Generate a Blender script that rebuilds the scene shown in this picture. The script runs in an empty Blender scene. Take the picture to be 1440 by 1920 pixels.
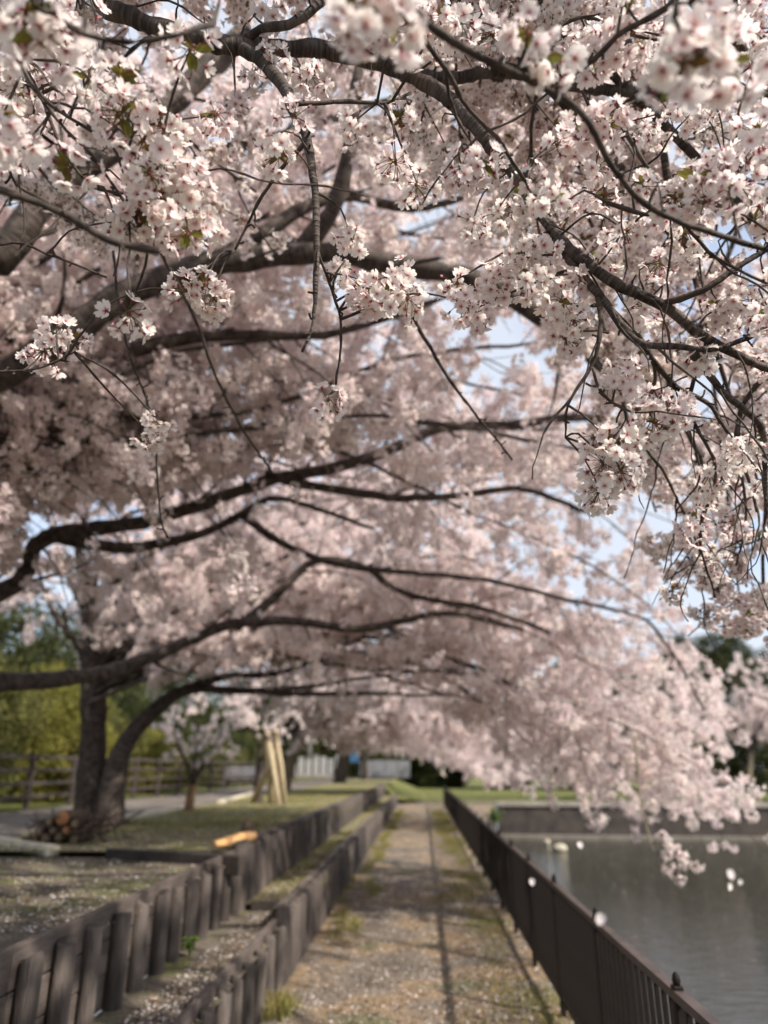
import bpy, bmesh, math, random
import numpy as np
from mathutils import Vector, Matrix
R = math.radians
S = bpy.context.scene
COL = S.collection
random.seed(7)
rng = np.random.default_rng(11)

# ---------------------------------------------------------------- camera
FPX = 1331.0
PITCH, YAW, CAMH = math.atan(480 / FPX), R(2.83), 1.75
cam_d = bpy.data.cameras.new('camera')
cam = bpy.data.objects.new('camera', cam_d); COL.objects.link(cam)
cam.location = (0, 0, CAMH)
cam.rotation_euler = (math.pi / 2 + PITCH, 0, YAW)
cam_d.sensor_fit = 'VERTICAL'; cam_d.sensor_height = 36.0
cam_d.lens = FPX / 1920 * 36.0
cam_d.clip_start = 0.05; cam_d.clip_end = 3000
cam_d.dof.use_dof = True
cam_d.dof.focus_distance = 1.85
cam_d.dof.aperture_fstop = cam_d.lens / 16.5
S.camera = cam

# ---------------------------------------------------------------- world and sun
SUN_AZ, SUN_EL = R(124), R(41)            # clockwise from +Y: behind the camera, to the right
w = bpy.data.worlds.new('World'); S.world = w; w.use_nodes = True
nt = w.node_tree; nt.nodes.clear()
wo = nt.nodes.new('ShaderNodeOutputWorld'); bg = nt.nodes.new('ShaderNodeBackground')
sky = nt.nodes.new('ShaderNodeTexSky'); sky.sky_type = 'NISHITA'; sky.sun_disc = False
sky.sun_elevation = SUN_EL; sky.sun_rotation = SUN_AZ
sky.air_density = 1.0; sky.dust_density = 1.5; sky.ozone_density = 1.0
tc = nt.nodes.new('ShaderNodeTexCoord'); mp = nt.nodes.new('ShaderNodeMapping')
mp.inputs['Scale'].default_value = (1, 1, 2.5)
no = nt.nodes.new('ShaderNodeTexNoise'); no.inputs['Scale'].default_value = 2.2; no.inputs['Detail'].default_value = 6
rp = nt.nodes.new('ShaderNodeValToRGB')
rp.color_ramp.elements[0].position = 0.25; rp.color_ramp.elements[0].color = (0, 0, 0, 1)
rp.color_ramp.elements[1].position = 0.52; rp.color_ramp.elements[1].color = (.9, .9, .9, 1)
mx = nt.nodes.new('ShaderNodeMix'); mx.data_type = 'RGBA'
mx.inputs['B'].default_value = (3.0, 3.2, 3.6, 1)
L = nt.links.new
L(tc.outputs['Generated'], mp.inputs[0]); L(mp.outputs[0], no.inputs['Vector'])
L(no.outputs['Fac'], rp.inputs[0]); L(rp.outputs[0], mx.inputs['Factor'])
L(sky.outputs[0], mx.inputs['A']); L(mx.outputs['Result'], bg.inputs[0]); L(bg.outputs[0], wo.inputs[0])
bg.inputs[1].default_value = 0.15
sd = bpy.data.lights.new('sun', 'SUN'); sd.energy = 3.9; sd.angle = R(1.2); sd.color = (1.0, 0.90, 0.80)
so = bpy.data.objects.new('sun', sd); COL.objects.link(so)
SDIR = Vector((math.sin(SUN_AZ) * math.cos(SUN_EL), math.cos(SUN_AZ) * math.cos(SUN_EL), math.sin(SUN_EL)))
so.rotation_euler = SDIR.to_track_quat('Z', 'Y').to_euler(); so.location = SDIR * 60
S.view_settings.view_transform = 'Standard'; S.view_settings.look = 'None'
S.view_settings.gamma = 1; S.view_settings.use_curve_mapping = False
S.view_settings.exposure = 0.88
S.render.engine = 'CYCLES'
S.cycles.max_bounces = 10; S.cycles.diffuse_bounces = 8; S.cycles.glossy_bounces = 3
S.cycles.transmission_bounces = 4; S.cycles.use_denoising = True
S.cycles.caustics_reflective = False; S.cycles.caustics_refractive = False

# ---------------------------------------------------------------- helpers: pixel of the photo -> place
cF = np.array([-math.sin(YAW) * math.cos(PITCH), math.cos(YAW) * math.cos(PITCH), math.sin(PITCH)])
cR = np.array([math.cos(YAW), math.sin(YAW), 0])
cU = np.cross(cR, cF)
CAM = np.array([0, 0, CAMH])
def P(x, y, zc):
    return CAM + zc * ((x - 720) / FPX * cR + (960 - y) / FPX * cU + cF)
def G(x, y, z):
    d = (x - 720) / FPX * cR + (960 - y) / FPX * cU + cF
    return CAM + d * ((z - CAMH) / d[2])
def px(p):
    q = np.asarray(p) - CAM
    zc = q @ cF
    return 720 + FPX * (q @ cR) / zc, 960 - FPX * (q @ cU) / zc, zc

# ---------------------------------------------------------------- helpers: materials
MATS = {}
def mat(name, col, col2=None, rough=.8, scale=6, bump=.0, bscale=None, metal=0, transl=0, detail=6, stretch=None, spec=.3, vary=0):
    if name in MATS: return MATS[name]
    m = bpy.data.materials.new(name); m.use_nodes = True; MATS[name] = m
    n = m.node_tree; n.nodes.clear(); K = n.links.new
    out = n.nodes.new('ShaderNodeOutputMaterial'); b = n.nodes.new('ShaderNodeBsdfPrincipled')
    b.inputs['Roughness'].default_value = rough; b.inputs['Metallic'].default_value = metal
    b.inputs['Specular IOR Level'].default_value = spec
    c2 = col2 or tuple(c * .6 for c in col)
    t = n.nodes.new('ShaderNodeTexCoord'); mpn = n.nodes.new('ShaderNodeMapping')
    if stretch: mpn.inputs['Scale'].default_value = stretch
    K(t.outputs['Object'], mpn.inputs[0])
    z = n.nodes.new('ShaderNodeTexNoise'); z.inputs['Scale'].default_value = scale; z.inputs['Detail'].default_value = detail
    K(mpn.outputs[0], z.inputs['Vector'])
    r = n.nodes.new('ShaderNodeValToRGB')
    r.color_ramp.elements[0].position = .35; r.color_ramp.elements[0].color = (*c2, 1)
    r.color_ramp.elements[1].position = .65; r.color_ramp.elements[1].color = (*col, 1)
    K(z.outputs['Fac'], r.inputs[0])
    src = r.outputs[0]
    if vary:
        oi = n.nodes.new('ShaderNodeObjectInfo'); mr = n.nodes.new('ShaderNodeMapRange')
        mr.inputs['To Min'].default_value = 1 - vary; mr.inputs['To Max'].default_value = 1 + vary
        K(oi.outputs['Random'], mr.inputs['Value'])
        hs = n.nodes.new('ShaderNodeHueSaturation'); K(mr.outputs[0], hs.inputs['Value']); K(src, hs.inputs['Color']); src = hs.outputs[0]
    K(src, b.inputs['Base Color'])
    if bump:
        z2 = n.nodes.new('ShaderNodeTexNoise'); z2.inputs['Scale'].default_value = bscale or scale * 3; z2.inputs['Detail'].default_value = 5
        K(mpn.outputs[0], z2.inputs['Vector'])
        bp = n.nodes.new('ShaderNodeBump'); bp.inputs['Strength'].default_value = bump; bp.inputs['Distance'].default_value = .02
        K(z2.outputs['Fac'], bp.inputs['Height']); K(bp.outputs[0], b.inputs['Normal'])
    if transl:
        tr = n.nodes.new('ShaderNodeBsdfTranslucent'); K(src, tr.inputs[0])
        ms = n.nodes.new('ShaderNodeMixShader'); ms.inputs[0].default_value = transl
        K(b.outputs[0], ms.inputs[1]); K(tr.outputs[0], ms.inputs[2]); K(ms.outputs[0], out.inputs[0])
    else: K(b.outputs[0], out.inputs[0])
    return m

def petal_mat(name, tip, base, warm):
    m = bpy.data.materials.new(name); m.use_nodes = True
    n = m.node_tree; n.nodes.clear(); K = n.links.new
    out = n.nodes.new('ShaderNodeOutputMaterial')
    at = n.nodes.new('ShaderNodeAttribute'); at.attribute_name = 't'
    r = n.nodes.new('ShaderNodeValToRGB')
    r.color_ramp.elements[0].position = .04; r.color_ramp.elements[0].color = (*base, 1)
    e = r.color_ramp.elements.new(.2); e.color = tuple((a * .5 + b * .5) for a, b in zip(base, tip)) + (1,)
    r.color_ramp.elements[-1].position = .42; r.color_ramp.elements[-1].color = (*tip, 1)
    K(at.outputs['Fac'], r.inputs[0])
    oi = n.nodes.new('ShaderNodeObjectInfo')
    mi = n.nodes.new('ShaderNodeMix'); mi.data_type = 'RGBA'; mi.blend_type = 'MULTIPLY'
    r2 = n.nodes.new('ShaderNodeValToRGB'); r2.color_ramp.elements[0].color = (1, .94, .955, 1)
    r2.color_ramp.elements[1].color = (*warm, 1)
    K(oi.outputs['Random'], r2.inputs[0]); mi.inputs['Factor'].default_value = 1
    K(r.outputs[0], mi.inputs['A']); K(r2.outputs[0], mi.inputs['B'])
    d = n.nodes.new('ShaderNodeBsdfDiffuse'); tr = n.nodes.new('ShaderNodeBsdfTranslucent')
    K(mi.outputs['Result'], d.inputs[0]); K(mi.outputs['Result'], tr.inputs[0])
    ms = n.nodes.new('ShaderNodeMixShader'); ms.inputs[0].default_value = .5
    K(d.outputs[0], ms.inputs[1]); K(tr.outputs[0], ms.inputs[2]); K(ms.outputs[0], out.inputs[0])
    return m
M_PETAL = petal_mat('petal', (.945, .92, .895), (.74, .32, .40), (1, .99, .96))
M_CALYX = mat('calyx', (.24, .045, .06), (.16, .05, .04), scale=60)
M_STEM = mat('pedicel', (.16, .17, .05), (.18, .09, .05), scale=40, transl=.2)
M_YLEAF = mat('young_leaf', (.17, .21, .035), (.20, .12, .04), scale=30, transl=.4)

def bark_mat(name, c1, c2, band):
    m = bpy.data.materials.new(name); m.use_nodes = True
    n = m.node_tree; n.nodes.clear(); K = n.links.new
    out = n.nodes.new('ShaderNodeOutputMaterial'); b = n.nodes.new('ShaderNodeBsdfPrincipled')
    b.inputs['Roughness'].default_value = .75; b.inputs['Specular IOR Level'].default_value = .25
    t = n.nodes.new('ShaderNodeTexCoord'); a = n.nodes.new('ShaderNodeAttribute'); a.attribute_name = 'along'
    z = n.nodes.new('ShaderNodeTexNoise'); z.inputs['Scale'].default_value = 14; z.inputs['Detail'].default_value = 7
    K(t.outputs['Object'], z.inputs['Vector'])
    r = n.nodes.new('ShaderNodeValToRGB')
    r.color_ramp.elements[0].position = .42; r.color_ramp.elements[0].color = (*c1, 1)
    r.color_ramp.elements[1].position = .60; r.color_ramp.elements[1].color = (*c2, 1)
    rc = n.nodes.new('ShaderNodeMath'); rc.operation = 'MULTIPLY_ADD'; rc.inputs[1].default_value = .5
    K(rc.outputs[0], r.inputs[0])
    # lenticel rings across the bark
    z1 = n.nodes.new('ShaderNodeTexNoise'); z1.noise_dimensions = '4D'; z1.inputs['Scale'].default_value = 9
    ml = n.nodes.new('ShaderNodeMath'); ml.operation = 'MULTIPLY'; ml.inputs[1].default_value = band
    K(a.outputs['Fac'], ml.inputs[0]); K(ml.outputs[0], z1.inputs['W']); K(t.outputs['Object'], z1.inputs['Vector'])
    hf = n.nodes.new('ShaderNodeMath'); hf.operation = 'MULTIPLY'; hf.inputs[1].default_value = .5; K(z1.outputs['Fac'], hf.inputs[0]); K(z.outputs['Fac'], rc.inputs[0]); K(hf.outputs[0], rc.inputs[2])
    ma = n.nodes.new('ShaderNodeMath'); ma.operation = 'ADD'; K(z1.outputs['Fac'], ma.inputs[0]); K(z.outputs['Fac'], ma.inputs[1])
    bp = n.nodes.new('ShaderNodeBump'); bp.inputs['Strength'].default_value = .8; bp.inputs['Distance'].default_value = .012
    K(ma.outputs[0], bp.inputs['Height']); K(bp.outputs[0], b.inputs['Normal'])
    K(r.outputs[0], b.inputs['Base Color']); K(b.outputs[0], out.inputs[0])
    return m
M_BARK = bark_mat('cherry_bark', (.035, .027, .023), (.125, .102, .088), 14)
M_BARKPALE = bark_mat('pale_bark', (.10, .08, .055), (.30, .25, .17), 6)
M_TWIG = mat('twig_bark', (.088, .068, .056), (.032, .025, .021), scale=35, bump=.3)

# ---------------------------------------------------------------- helpers: meshes
def mesh_np(name, V, F, m, attrs=None, mi=None, smooth=False):
    me = bpy.data.meshes.new(name)
    V = np.asarray(V, dtype=np.float32)
    if isinstance(F, np.ndarray):
        k = F.shape[1]; nf = len(F)
        me.vertices.add(len(V)); me.vertices.foreach_set('co', V.ravel())
        me.loops.add(nf * k); me.loops.foreach_set('vertex_index', F.astype(np.int32).ravel())
        me.polygons.add(nf); me.polygons.foreach_set('loop_start', np.arange(0, nf * k, k, dtype=np.int32))
        me.update(calc_edges=True)
    else:
        me.from_pydata([tuple(map(float, v)) for v in V], [], [tuple(map(int, f)) for f in F])
    for mm in (m if isinstance(m, (list, tuple)) else [m]): me.materials.append(mm)
    if mi is not None: me.polygons.foreach_set('material_index', np.asarray(mi, dtype=np.int32))
    if attrs:
        for k_, v in attrs.items():
            a = me.attributes.new(k_, 'FLOAT', 'POINT'); a.data.foreach_set('value', np.asarray(v, dtype=np.float32))
    if smooth: me.polygons.foreach_set('use_smooth', np.ones(len(me.polygons), dtype=bool))
    me.update()
    return me
def link(name, me, parent=None, loc=None, rot=None, scale=None):
    o = bpy.data.objects.new(name, me); COL.objects.link(o)
    if parent is not None: o.parent = parent
    if loc is not None: o.location = loc
    if rot is not None: o.rotation_euler = rot
    if scale is not None: o.scale = scale
    return o
def tag(o, label, cat, group=None):
    o['label'] = label; o['category'] = cat
    if group: o['group'] = group
    return o
def thing(name, label, cat, loc=(0, 0, 0), group=None):
    o = bpy.data.objects.new(name, None); COL.objects.link(o); o.empty_display_size = .2
    o.location = tuple(float(v) for v in loc); return tag(o, label, cat, group)
def structure(o): o['kind'] = 'structure'; return o
def stuff(o, label=None, cat=None):
    o['kind'] = 'stuff'
    if label: o['label'] = label
    if cat: o['category'] = cat
    return o

class TB:
    """collects tubes and flat pieces into one mesh"""
    def __init__(s): s.V = []; s.F = []; s.A = []; s.n = 0
    def tube(s, pts, rad, sides=6, cap=True, along0=0, rough=0):
        pts = np.asarray(pts, float); rad = np.asarray(rad, float); N = len(pts)
        d = np.gradient(pts, axis=0); d /= (np.linalg.norm(d, axis=1, keepdims=True) + 1e-9)
        ref = np.array([0, 0, 1.]) if abs(d[:, 2]).mean() < .8 else np.array([1., 0, 0])
        a = np.cross(d, ref); a /= (np.linalg.norm(a, axis=1, keepdims=True) + 1e-9)
        b = np.cross(d, a)
        th = np.arange(sides) / sides * 2 * np.pi
        rr = rad[:, None] * np.ones(sides)
        if rough: rr = rr * (1 + rough * rng.standard_normal((N, sides)))
        ring = pts[:, None, :] + rr[:, :, None] * (np.cos(th)[None, :, None] * a[:, None, :] + np.sin(th)[None, :, None] * b[:, None, :])
        s.V.append(ring.reshape(-1, 3))
        al = along0 + np.concatenate([[0], np.cumsum(np.linalg.norm(np.diff(pts, axis=0), axis=1))])
        s.A.append(np.repeat(al, sides))
        i = np.arange(N - 1)[:, None] * sides; j = np.arange(sides)[None, :]; j2 = (j + 1) % sides
        q = np.stack([i + j, i + j2, i + sides + j2, i + sides + j], -1).reshape(-1, 4) + s.n
        s.F.append(q); s.n += N * sides
        if cap and sides in (4, 6, 8):
            for base in (0, (N - 1) * sides):
                k = np.arange(sides) + base + s.n - N * sides
                if base == 0: k = k[::-1]
                if sides == 4: s.F.append(k[None, :])
                else: s.F.append(np.array([[k[0], k[1], k[2], k[3]]] + ([[k[0], k[3], k[4], k[5]]] if sides == 6 else [[k[0], k[3], k[4], k[5]], [k[0], k[5], k[6], k[7]]])))
    def mesh(s, name, m, smooth=True):
        return mesh_np(name, np.concatenate(s.V), np.concatenate(s.F), m, {'along': np.concatenate(s.A)}, smooth=smooth)

def smooth_path(ctrl, step):
    c = np.asarray(ctrl, float)
    if len(c) == 2: c = np.array([c[0], (c[0] + c[1]) / 2, c[1]])
    e = np.vstack([2 * c[0] - c[1], c, 2 * c[-1] - c[-2]]); out = []
    for i in range(1, len(e) - 2):
        n = max(2, int(np.linalg.norm(e[i + 1] - e[i]) / step))
        t = np.linspace(0, 1, n, endpoint=False)[:, None]
        out.append(.5 * (2 * e[i] + (e[i + 1] - e[i - 1]) * t + (2 * e[i - 1] - 5 * e[i] + 4 * e[i + 1] - e[i + 2]) * t ** 2 + (3 * e[i] - e[i - 1] - 3 * e[i + 1] + e[i + 2]) * t ** 3))
    return np.vstack(out + [c[-1:]])
def box_mesh(name, sx, sy, sz, m, bev=.0, seed=None, origin='base'):
    bm = bmesh.new(); bmesh.ops.create_cube(bm, size=1)
    for v in bm.verts: v.co = Vector((v.co.x * sx, v.co.y * sy, (v.co.z + (.5 if origin == 'base' else 0)) * sz))
    if bev: bmesh.ops.bevel(bm, geom=bm.edges[:], offset=bev, segments=1, affect='EDGES')
    me = bpy.data.meshes.new(name); bm.to_mesh(me); bm.free(); me.materials.append(m); return me
def poly_mesh(name, verts, m):
    me = bpy.data.meshes.new(name); me.from_pydata([tuple(map(float, v)) for v in verts], [], [tuple(range(len(verts)))]); me.materials.append(m); me.update(); return me

# ---------------------------------------------------------------- instancing for "stuff" (blossom masses, foliage)
LIB = {}
def scatter(name, pts, lib, parent=None, smin=.8, smax=1.2, tilt=.6, base=None):
    """one object: a cloud of points, each carrying one of the meshes of lib"""
    pts = np.asarray(pts, dtype=np.float32)
    me = bpy.data.meshes.new(name); me.vertices.add(len(pts)); me.vertices.foreach_set('co', pts.ravel())
    n = len(pts)
    a = me.attributes.new('rot', 'FLOAT_VECTOR', 'POINT')
    rot = np.stack([rng.normal(0, tilt, n), rng.normal(0, tilt, n), rng.uniform(0, 6.283, n)], -1).astype(np.float32)
    a.data.foreach_set('vector', rot.ravel())
    a = me.attributes.new('siz', 'FLOAT', 'POINT'); a.data.foreach_set('value', rng.uniform(smin, smax, n).astype(np.float32))
    a = me.attributes.new('pick', 'INT', 'POINT'); a.data.foreach_set('value', rng.integers(0, len(LIB[lib].objects), n).astype(np.int32))
    o = link(name, me, parent)
    if lib not in NG:
        g = bpy.data.node_groups.new('scatter_' + lib, 'GeometryNodeTree'); NG[lib] = g
        g.interface.new_socket('Geometry', in_out='INPUT', socket_type='NodeSocketGeometry')
        g.interface.new_socket('Geometry', in_out='OUTPUT', socket_type='NodeSocketGeometry')
        K = g.links.new; N = g.nodes.new
        gi, go = N('NodeGroupInput'), N('NodeGroupOutput'); ip = N('GeometryNodeInstanceOnPoints'); ci = N('GeometryNodeCollectionInfo')
        ci.inputs['Collection'].default_value = LIB[lib]; ci.inputs['Separate Children'].default_value = True; ci.inputs['Reset Children'].default_value = True
        ip.inputs['Pick Instance'].default_value = True
        def na(t, nm):
            x = N('GeometryNodeInputNamedAttribute'); x.data_type = t; x.inputs['Name'].default_value = nm; return x.outputs['Attribute']
        K(gi.outputs[0], ip.inputs['Points']); K(ci.outputs[0], ip.inputs['Instance'])
        K(na('INT', 'pick'), ip.inputs['Instance Index'])
        K(na('FLOAT_VECTOR', 'rot'), ip.inputs['Rotation']); K(na('FLOAT', 'siz'), ip.inputs['Scale'])
        K(ip.outputs[0], go.inputs[0])
    md = o.modifiers.new('scatter', 'NODES'); md.node_group = NG[lib]
    return o
NG = {}
def library(key, meshes):
    c = bpy.data.collections.new('lib_' + key)
    for i, me in enumerate(meshes): c.objects.link(bpy.data.objects.new('%s_%d' % (key, i), me))
    LIB[key] = c

# ---------------------------------------------------------------- cherry flowers
def flower_geo(detail, r=.0200, seed=0):
    """flower facing +Z, centre at the origin; returns V, F(list), mat index, t"""
    g = np.random.default_rng(seed); V = []; F = []; MI = []; T = []
    cup = g.uniform(.15, .75)
    if detail:
        prof = [(.10, .05), (.42, .30), (.78, .36), (.97, .20)]
    else:
        prof = [(.08, .06), (.62, .37), (1.0, .22)]
    for k in range(5):
        a = k * 2 * math.pi / 5 + g.uniform(-.12, .12); ca, sa = math.cos(a), math.sin(a)
        c2 = cup + g.uniform(-.2, .2); tw = g.uniform(-.25, .25); b0 = len(V)
        for (u, wd) in prof:
            h = c2 * (u ** 1.6) * .75 + .05
            for s_, cc in ((-1, .10), (0, 0), (1, .10)) if detail else ((-1, .06), (1, .06)):
                uu = u - (.10 if (detail and s_ == 0 and u > .9) else 0)
                x = uu * r; y = s_ * wd * r * 1.15; z = (h + cc * (u > .3) + s_ * tw * wd) * r
                V.append((ca * x - sa * y, sa * x + ca * y, z)); T.append(u)
        m_ = 3 if detail else 2
        for i in range(len(prof) - 1):
            for j in range(m_ - 1):
                F.append((b0 + i * m_ + j, b0 + i * m_ + j + 1, b0 + (i + 1) * m_ + j + 1, b0 + (i + 1) * m_ + j)); MI.append(0)
    # calyx tube behind and star of sepals
    b0 = len(V); ns = 5 if detail else 3
    for (zz, rr) in ((.06, .13), (-.28, .11), (-.36, .03)):
        for k in range(ns):
            a = k * 2 * math.pi / ns; V.append((math.cos(a) * rr * r, math.sin(a) * rr * r, zz * r)); T.append(0)
    for i in range(2 if detail else 0):
        for k in range(ns):
            F.append((b0 + i * ns + k, b0 + i * ns + (k + 1) % ns, b0 + (i + 1) * ns + (k + 1) % ns, b0 + (i + 1) * ns + k)); MI.append(1)
    if detail:
        for k in range(5):
            a = (k + .5) * 2 * math.pi / 5; b0 = len(V); ca, sa = math.cos(a), math.sin(a)
            for (x, y) in ((.1, -.07), (.1, .07), (.46, 0)): V.append(((ca * x - sa * y) * r, (sa * x + ca * y) * r, (.03 if x < .2 else .09) * r)); T.append(0)
            F.append((b0, b0 + 1, b0 + 2)); MI.append(1)
        for k in range(9):   # stamens
            a = k * 2.4; rr = g.uniform(.15, .42); b0 = len(V); e = .02
            V += [(0, -e * r, .05 * r), (0, e * r, .05 * r), (math.cos(a) * rr * r, math.sin(a) * rr * r, .55 * r)]; T += [.1] * 3
            F.append((b0, b0 + 1, b0 + 2)); MI.append(3)
            b0 = len(V); cx, cy = math.cos(a) * rr * r, math.sin(a) * rr * r; e = .035
            V += [(cx - e * r, cy, .53 * r), (cx + e * r, cy, .53 * r), (cx, cy, .62 * r)]; T += [.1] * 3
            F.append((b0, b0 + 1, b0 + 2)); MI.append(3)
    return np.array(V), F, MI, T
M_STAMEN = mat('stamen', (.70, .52, .28), (.62, .40, .30), scale=60)
FM = [M_PETAL, M_CALYX, M_STEM, M_STAMEN, M_YLEAF]
def unit(v): v = np.asarray(v, float); return v / (np.linalg.norm(v) + 1e-9)
def place(V, c, d, spin):
    d = Vector(d).normalized(); q = d.to_track_quat('Z', 'Y') @ Matrix.Rotation(spin, 3, 'Z').to_quaternion()
    Mx = np.array(q.to_matrix()); return V @ Mx.T + np.asarray(c)
def cluster_geo(seed, n, detail, rad=.052, flowers=True, leaves=2, hang=.25):
    g = np.random.default_rng(seed); V = []; F = []; MI = []; T = []; off = 0; spots = []
    for k in range(n):
        d = g.normal(size=3); d[2] -= hang; d /= np.linalg.norm(d)
        L_ = rad * g.uniform(.55, 1.1); c = d * L_ + np.array([0, 0, -.008])
        fd = d + g.normal(size=3) * .35; spots.append((c, fd, g.uniform(0, 6.28), g.uniform(.85, 1.15)))
        if flowers:
            v, f, mi, t = flower_geo(detail, seed=int(g.integers(0, 9999)))
            v = place(v * g.uniform(.85, 1.15), c, fd, g.uniform(0, 6.28))
            V.append(v); F += [tuple(i + off for i in q) for q in f]; MI += mi; T += t; off += len(v)
        # pedicel
        e = .0009 if detail else .0012; p0 = g.normal(size=3) * .004; a = np.cross(d, [0, 0, 1.]) + 1e-3; a /= np.linalg.norm(a)
        b = np.cross(d, a); c1 = c - np.array(fd) / np.linalg.norm(fd) * .006
        pm = (p0 + c1) / 2 + np.array([0, 0, .004])
        for (q0, q1) in (((p0, pm), (pm, c1)) if detail else ()):
            V.append(np.array([q0 + a * e, q0 - a * e, q1 - a * e, q1 + a * e])); T += [0] * 4
            F.append((off, off + 1, off + 2, off + 3)); MI.append(2); off += 4
            V.append(np.array([q0 + b * e, q0 - b * e, q1 - b * e, q1 + b * e])); T += [0] * 4
            F.append((off, off + 1, off + 2, off + 3)); MI.append(2); off += 4
    for k in range(3 if detail else 0):   # unopened buds
        d = g.normal(size=3); d[2] -= hang; d /= np.linalg.norm(d); c = d * rad * g.uniform(.6, 1.0); a = unit(np.cross(d, [0, 0, 1.])); b = np.cross(d, a)
        for (q0, q1, e0, e1, mi_) in ((d * .004, c, .0009, .0009, 2), (c, c + d * .006, .0015, .004, 1), (c + d * .006, c + d * .014, .0042, .001, 0)):
            for (u_, v_) in ((a, b), (b, -a)):
                V.append(np.array([q0 + u_ * e0, q0 - u_ * e0, q1 - u_ * e1, q1 + u_ * e1])); T += [.12] * 4; F.append((off, off + 1, off + 2, off + 3)); MI.append(mi_); off += 4
    for k in range(leaves):
        d = g.normal(size=3); d[2] = abs(d[2]) * .4; d /= np.linalg.norm(d); a = np.cross(d, [0, 0, 1.]); a /= np.linalg.norm(a); up = np.cross(a, d)
        ll = g.uniform(.025, .05); ww = ll * .22
        pts = [d * .004, d * ll * .4 + a * ww + up * .003, d * ll * .45, d * ll * .4 - a * ww + up * .003, d * ll * .75 + a * ww * .7, d * ll * .78 - up * .003, d * ll * .75 - a * ww * .7, d * ll - up * .006]
        V.append(np.array(pts)); T += [0] * 8
        for f in ((0, 1, 2), (0, 2, 3), (1, 4, 5, 2), (2, 5, 6, 3), (4, 7, 5), (5, 7, 6)): F.append(tuple(i + off for i in f)); MI.append(4)
        off += 8
    # brown bud scales at the heart
    o_ = np.array([[.006, 0, 0], [-.004, .005, 0], [-.004, -.005, 0], [0, 0, .009], [0, 0, -.009]])
    V.append(o_); T += [0] * 5
    for f in ((0, 1, 3), (1, 2, 3), (2, 0, 3), (1, 0, 4), (2, 1, 4), (0, 2, 4)): F.append(tuple(i + off for i in f)); MI.append(1)
    return np.vstack(V), F, MI, T, spots
def cluster_mesh(name, *a, **k):
    V, F, MI, T, sp = cluster_geo(*a, **k)
    me = mesh_np(name, V, F, FM, {'t': T}, MI); return me, sp
NEAR_CL = [cluster_mesh('blossom_cluster_near', 100 + i, n, True, rad=.050, leaves=(1, 3, 0, 2, 0, 4)[i])[0] for i, n in enumerate((15, 17, 13, 18, 12, 16))]
BARE_CL = [cluster_mesh('blossom_cluster_bare', 200 + i, 12, True, rad=.05, flowers=False, leaves=4) for i in range(3)]
FLOWERS = []
for i in range(5):
    v, f, mi, t = flower_geo(True, seed=300 + i); FLOWERS.append(mesh_np('blossom', v, f, FM, {'t': t}, mi, smooth=True))
library('near', NEAR_CL)
library('mid', [cluster_mesh('blossom_cluster_mid', 400 + i, 13, False, rad=.055, leaves=(i % 3 == 0) * 2)[0] for i in range(6)])

# ---------------------------------------------------------------- branch growth
def unit(v): v = np.asarray(v, float); return v / (np.linalg.norm(v) + 1e-9)
class Crown:
    def __init__(s): s.tw = TB(); s.cl = []
def grow(cr, path, r0, r1, start=.2, spacing=.27, sub=1.5, droop=.55, tw_sp=.13, cl_gap=.078, keep=None, up=.12, twl=.34):
    seg = np.linalg.norm(np.diff(path, axis=0), axis=1); arc = np.concatenate([[0], np.cumsum(seg)]); tot = arc[-1]
    s = start * tot
    while s < tot:
        u = s / tot; i = min(np.searchsorted(arc, s), len(path) - 1)
        p = path[i]; d = unit(path[min(i + 1, len(path) - 1)] - path[max(i - 1, 0)])
        pr = rng.normal(size=3); pr -= d * (pr @ d); pr[2] = pr[2] * .7 + up; pr = unit(pr)
        dr = unit(d * .75 + pr); Ls = sub * (1.05 - .55 * u) * rng.uniform(.55, 1.25)
        n = max(4, int(Ls / .16)); q = p.copy(); pts = [q.copy()]
        for k in range(n):
            dr = unit(dr + rng.normal(size=3) * .13 + np.array([0, 0, -droop * k / n * .35 + .02]))
            q = q + dr * Ls / n; pts.append(q.copy())
        pts = np.array(pts); rr = np.linspace((r0 * (1 - u) + r1 * u) * .22 + .003, .003, len(pts))
        if keep is None or keep(pts[len(pts) // 2]): cr.tw.tube(pts, rr, 4, cap=False)
        m = int(Ls / tw_sp)
        for k in range(m):
            t = (k + rng.uniform(.2, 1)) / m; j = min(int(t * (len(pts) - 1)), len(pts) - 2)
            b = pts[j] + (pts[j + 1] - pts[j]) * rng.uniform()
            dd = unit(pts[j + 1] - pts[j]); v = rng.normal(size=3); v[2] -= .15; v = unit(v + dd * .6)
            tl = twl * rng.uniform(.3, 1.2); e1 = b + v * tl * .5; v2 = unit(v + rng.normal(size=3) * .25 + np.array([0, 0, -.25])); e2 = e1 + v2 * tl * .5
            if keep is not None and not keep(e2): continue
            cr.tw.tube(np.array([b, e1, e2]), [.003, .0025, .0015], 3, cap=False)
            x = .1
            while x < tl:
                f = x / tl; c = b + (e1 - b) * min(1, f * 2) + (e2 - e1) * max(0, f * 2 - 1) + rng.normal(size=3) * .02
                cr.cl.append(c); x += cl_gap * rng.uniform(.6, 1.4)
            cr.cl.append(e2)
        s += spacing * rng.uniform(.6, 1.4)
def limb_obj(parent, ctrl, r0, r1, step=.12, sides=8, name='limb', wob=.02, m=None, rough=.04):
    path = smooth_path(ctrl, step); N = len(path)
    wv = np.cumsum(rng.normal(size=(N, 3)) * wob * .35, axis=0); wv -= np.linspace(0, 1, N)[:, None] * wv[-1]
    path = path + wv
    rr = r0 + (r1 - r0) * np.linspace(0, 1, N) ** .8; rr = rr * (1 + .06 * rng.standard_normal(N))
    t = TB(); t.tube(path, rr, sides, rough=rough); o = link(name, t.mesh(name, m or M_BARK), parent)
    return path, o
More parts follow.
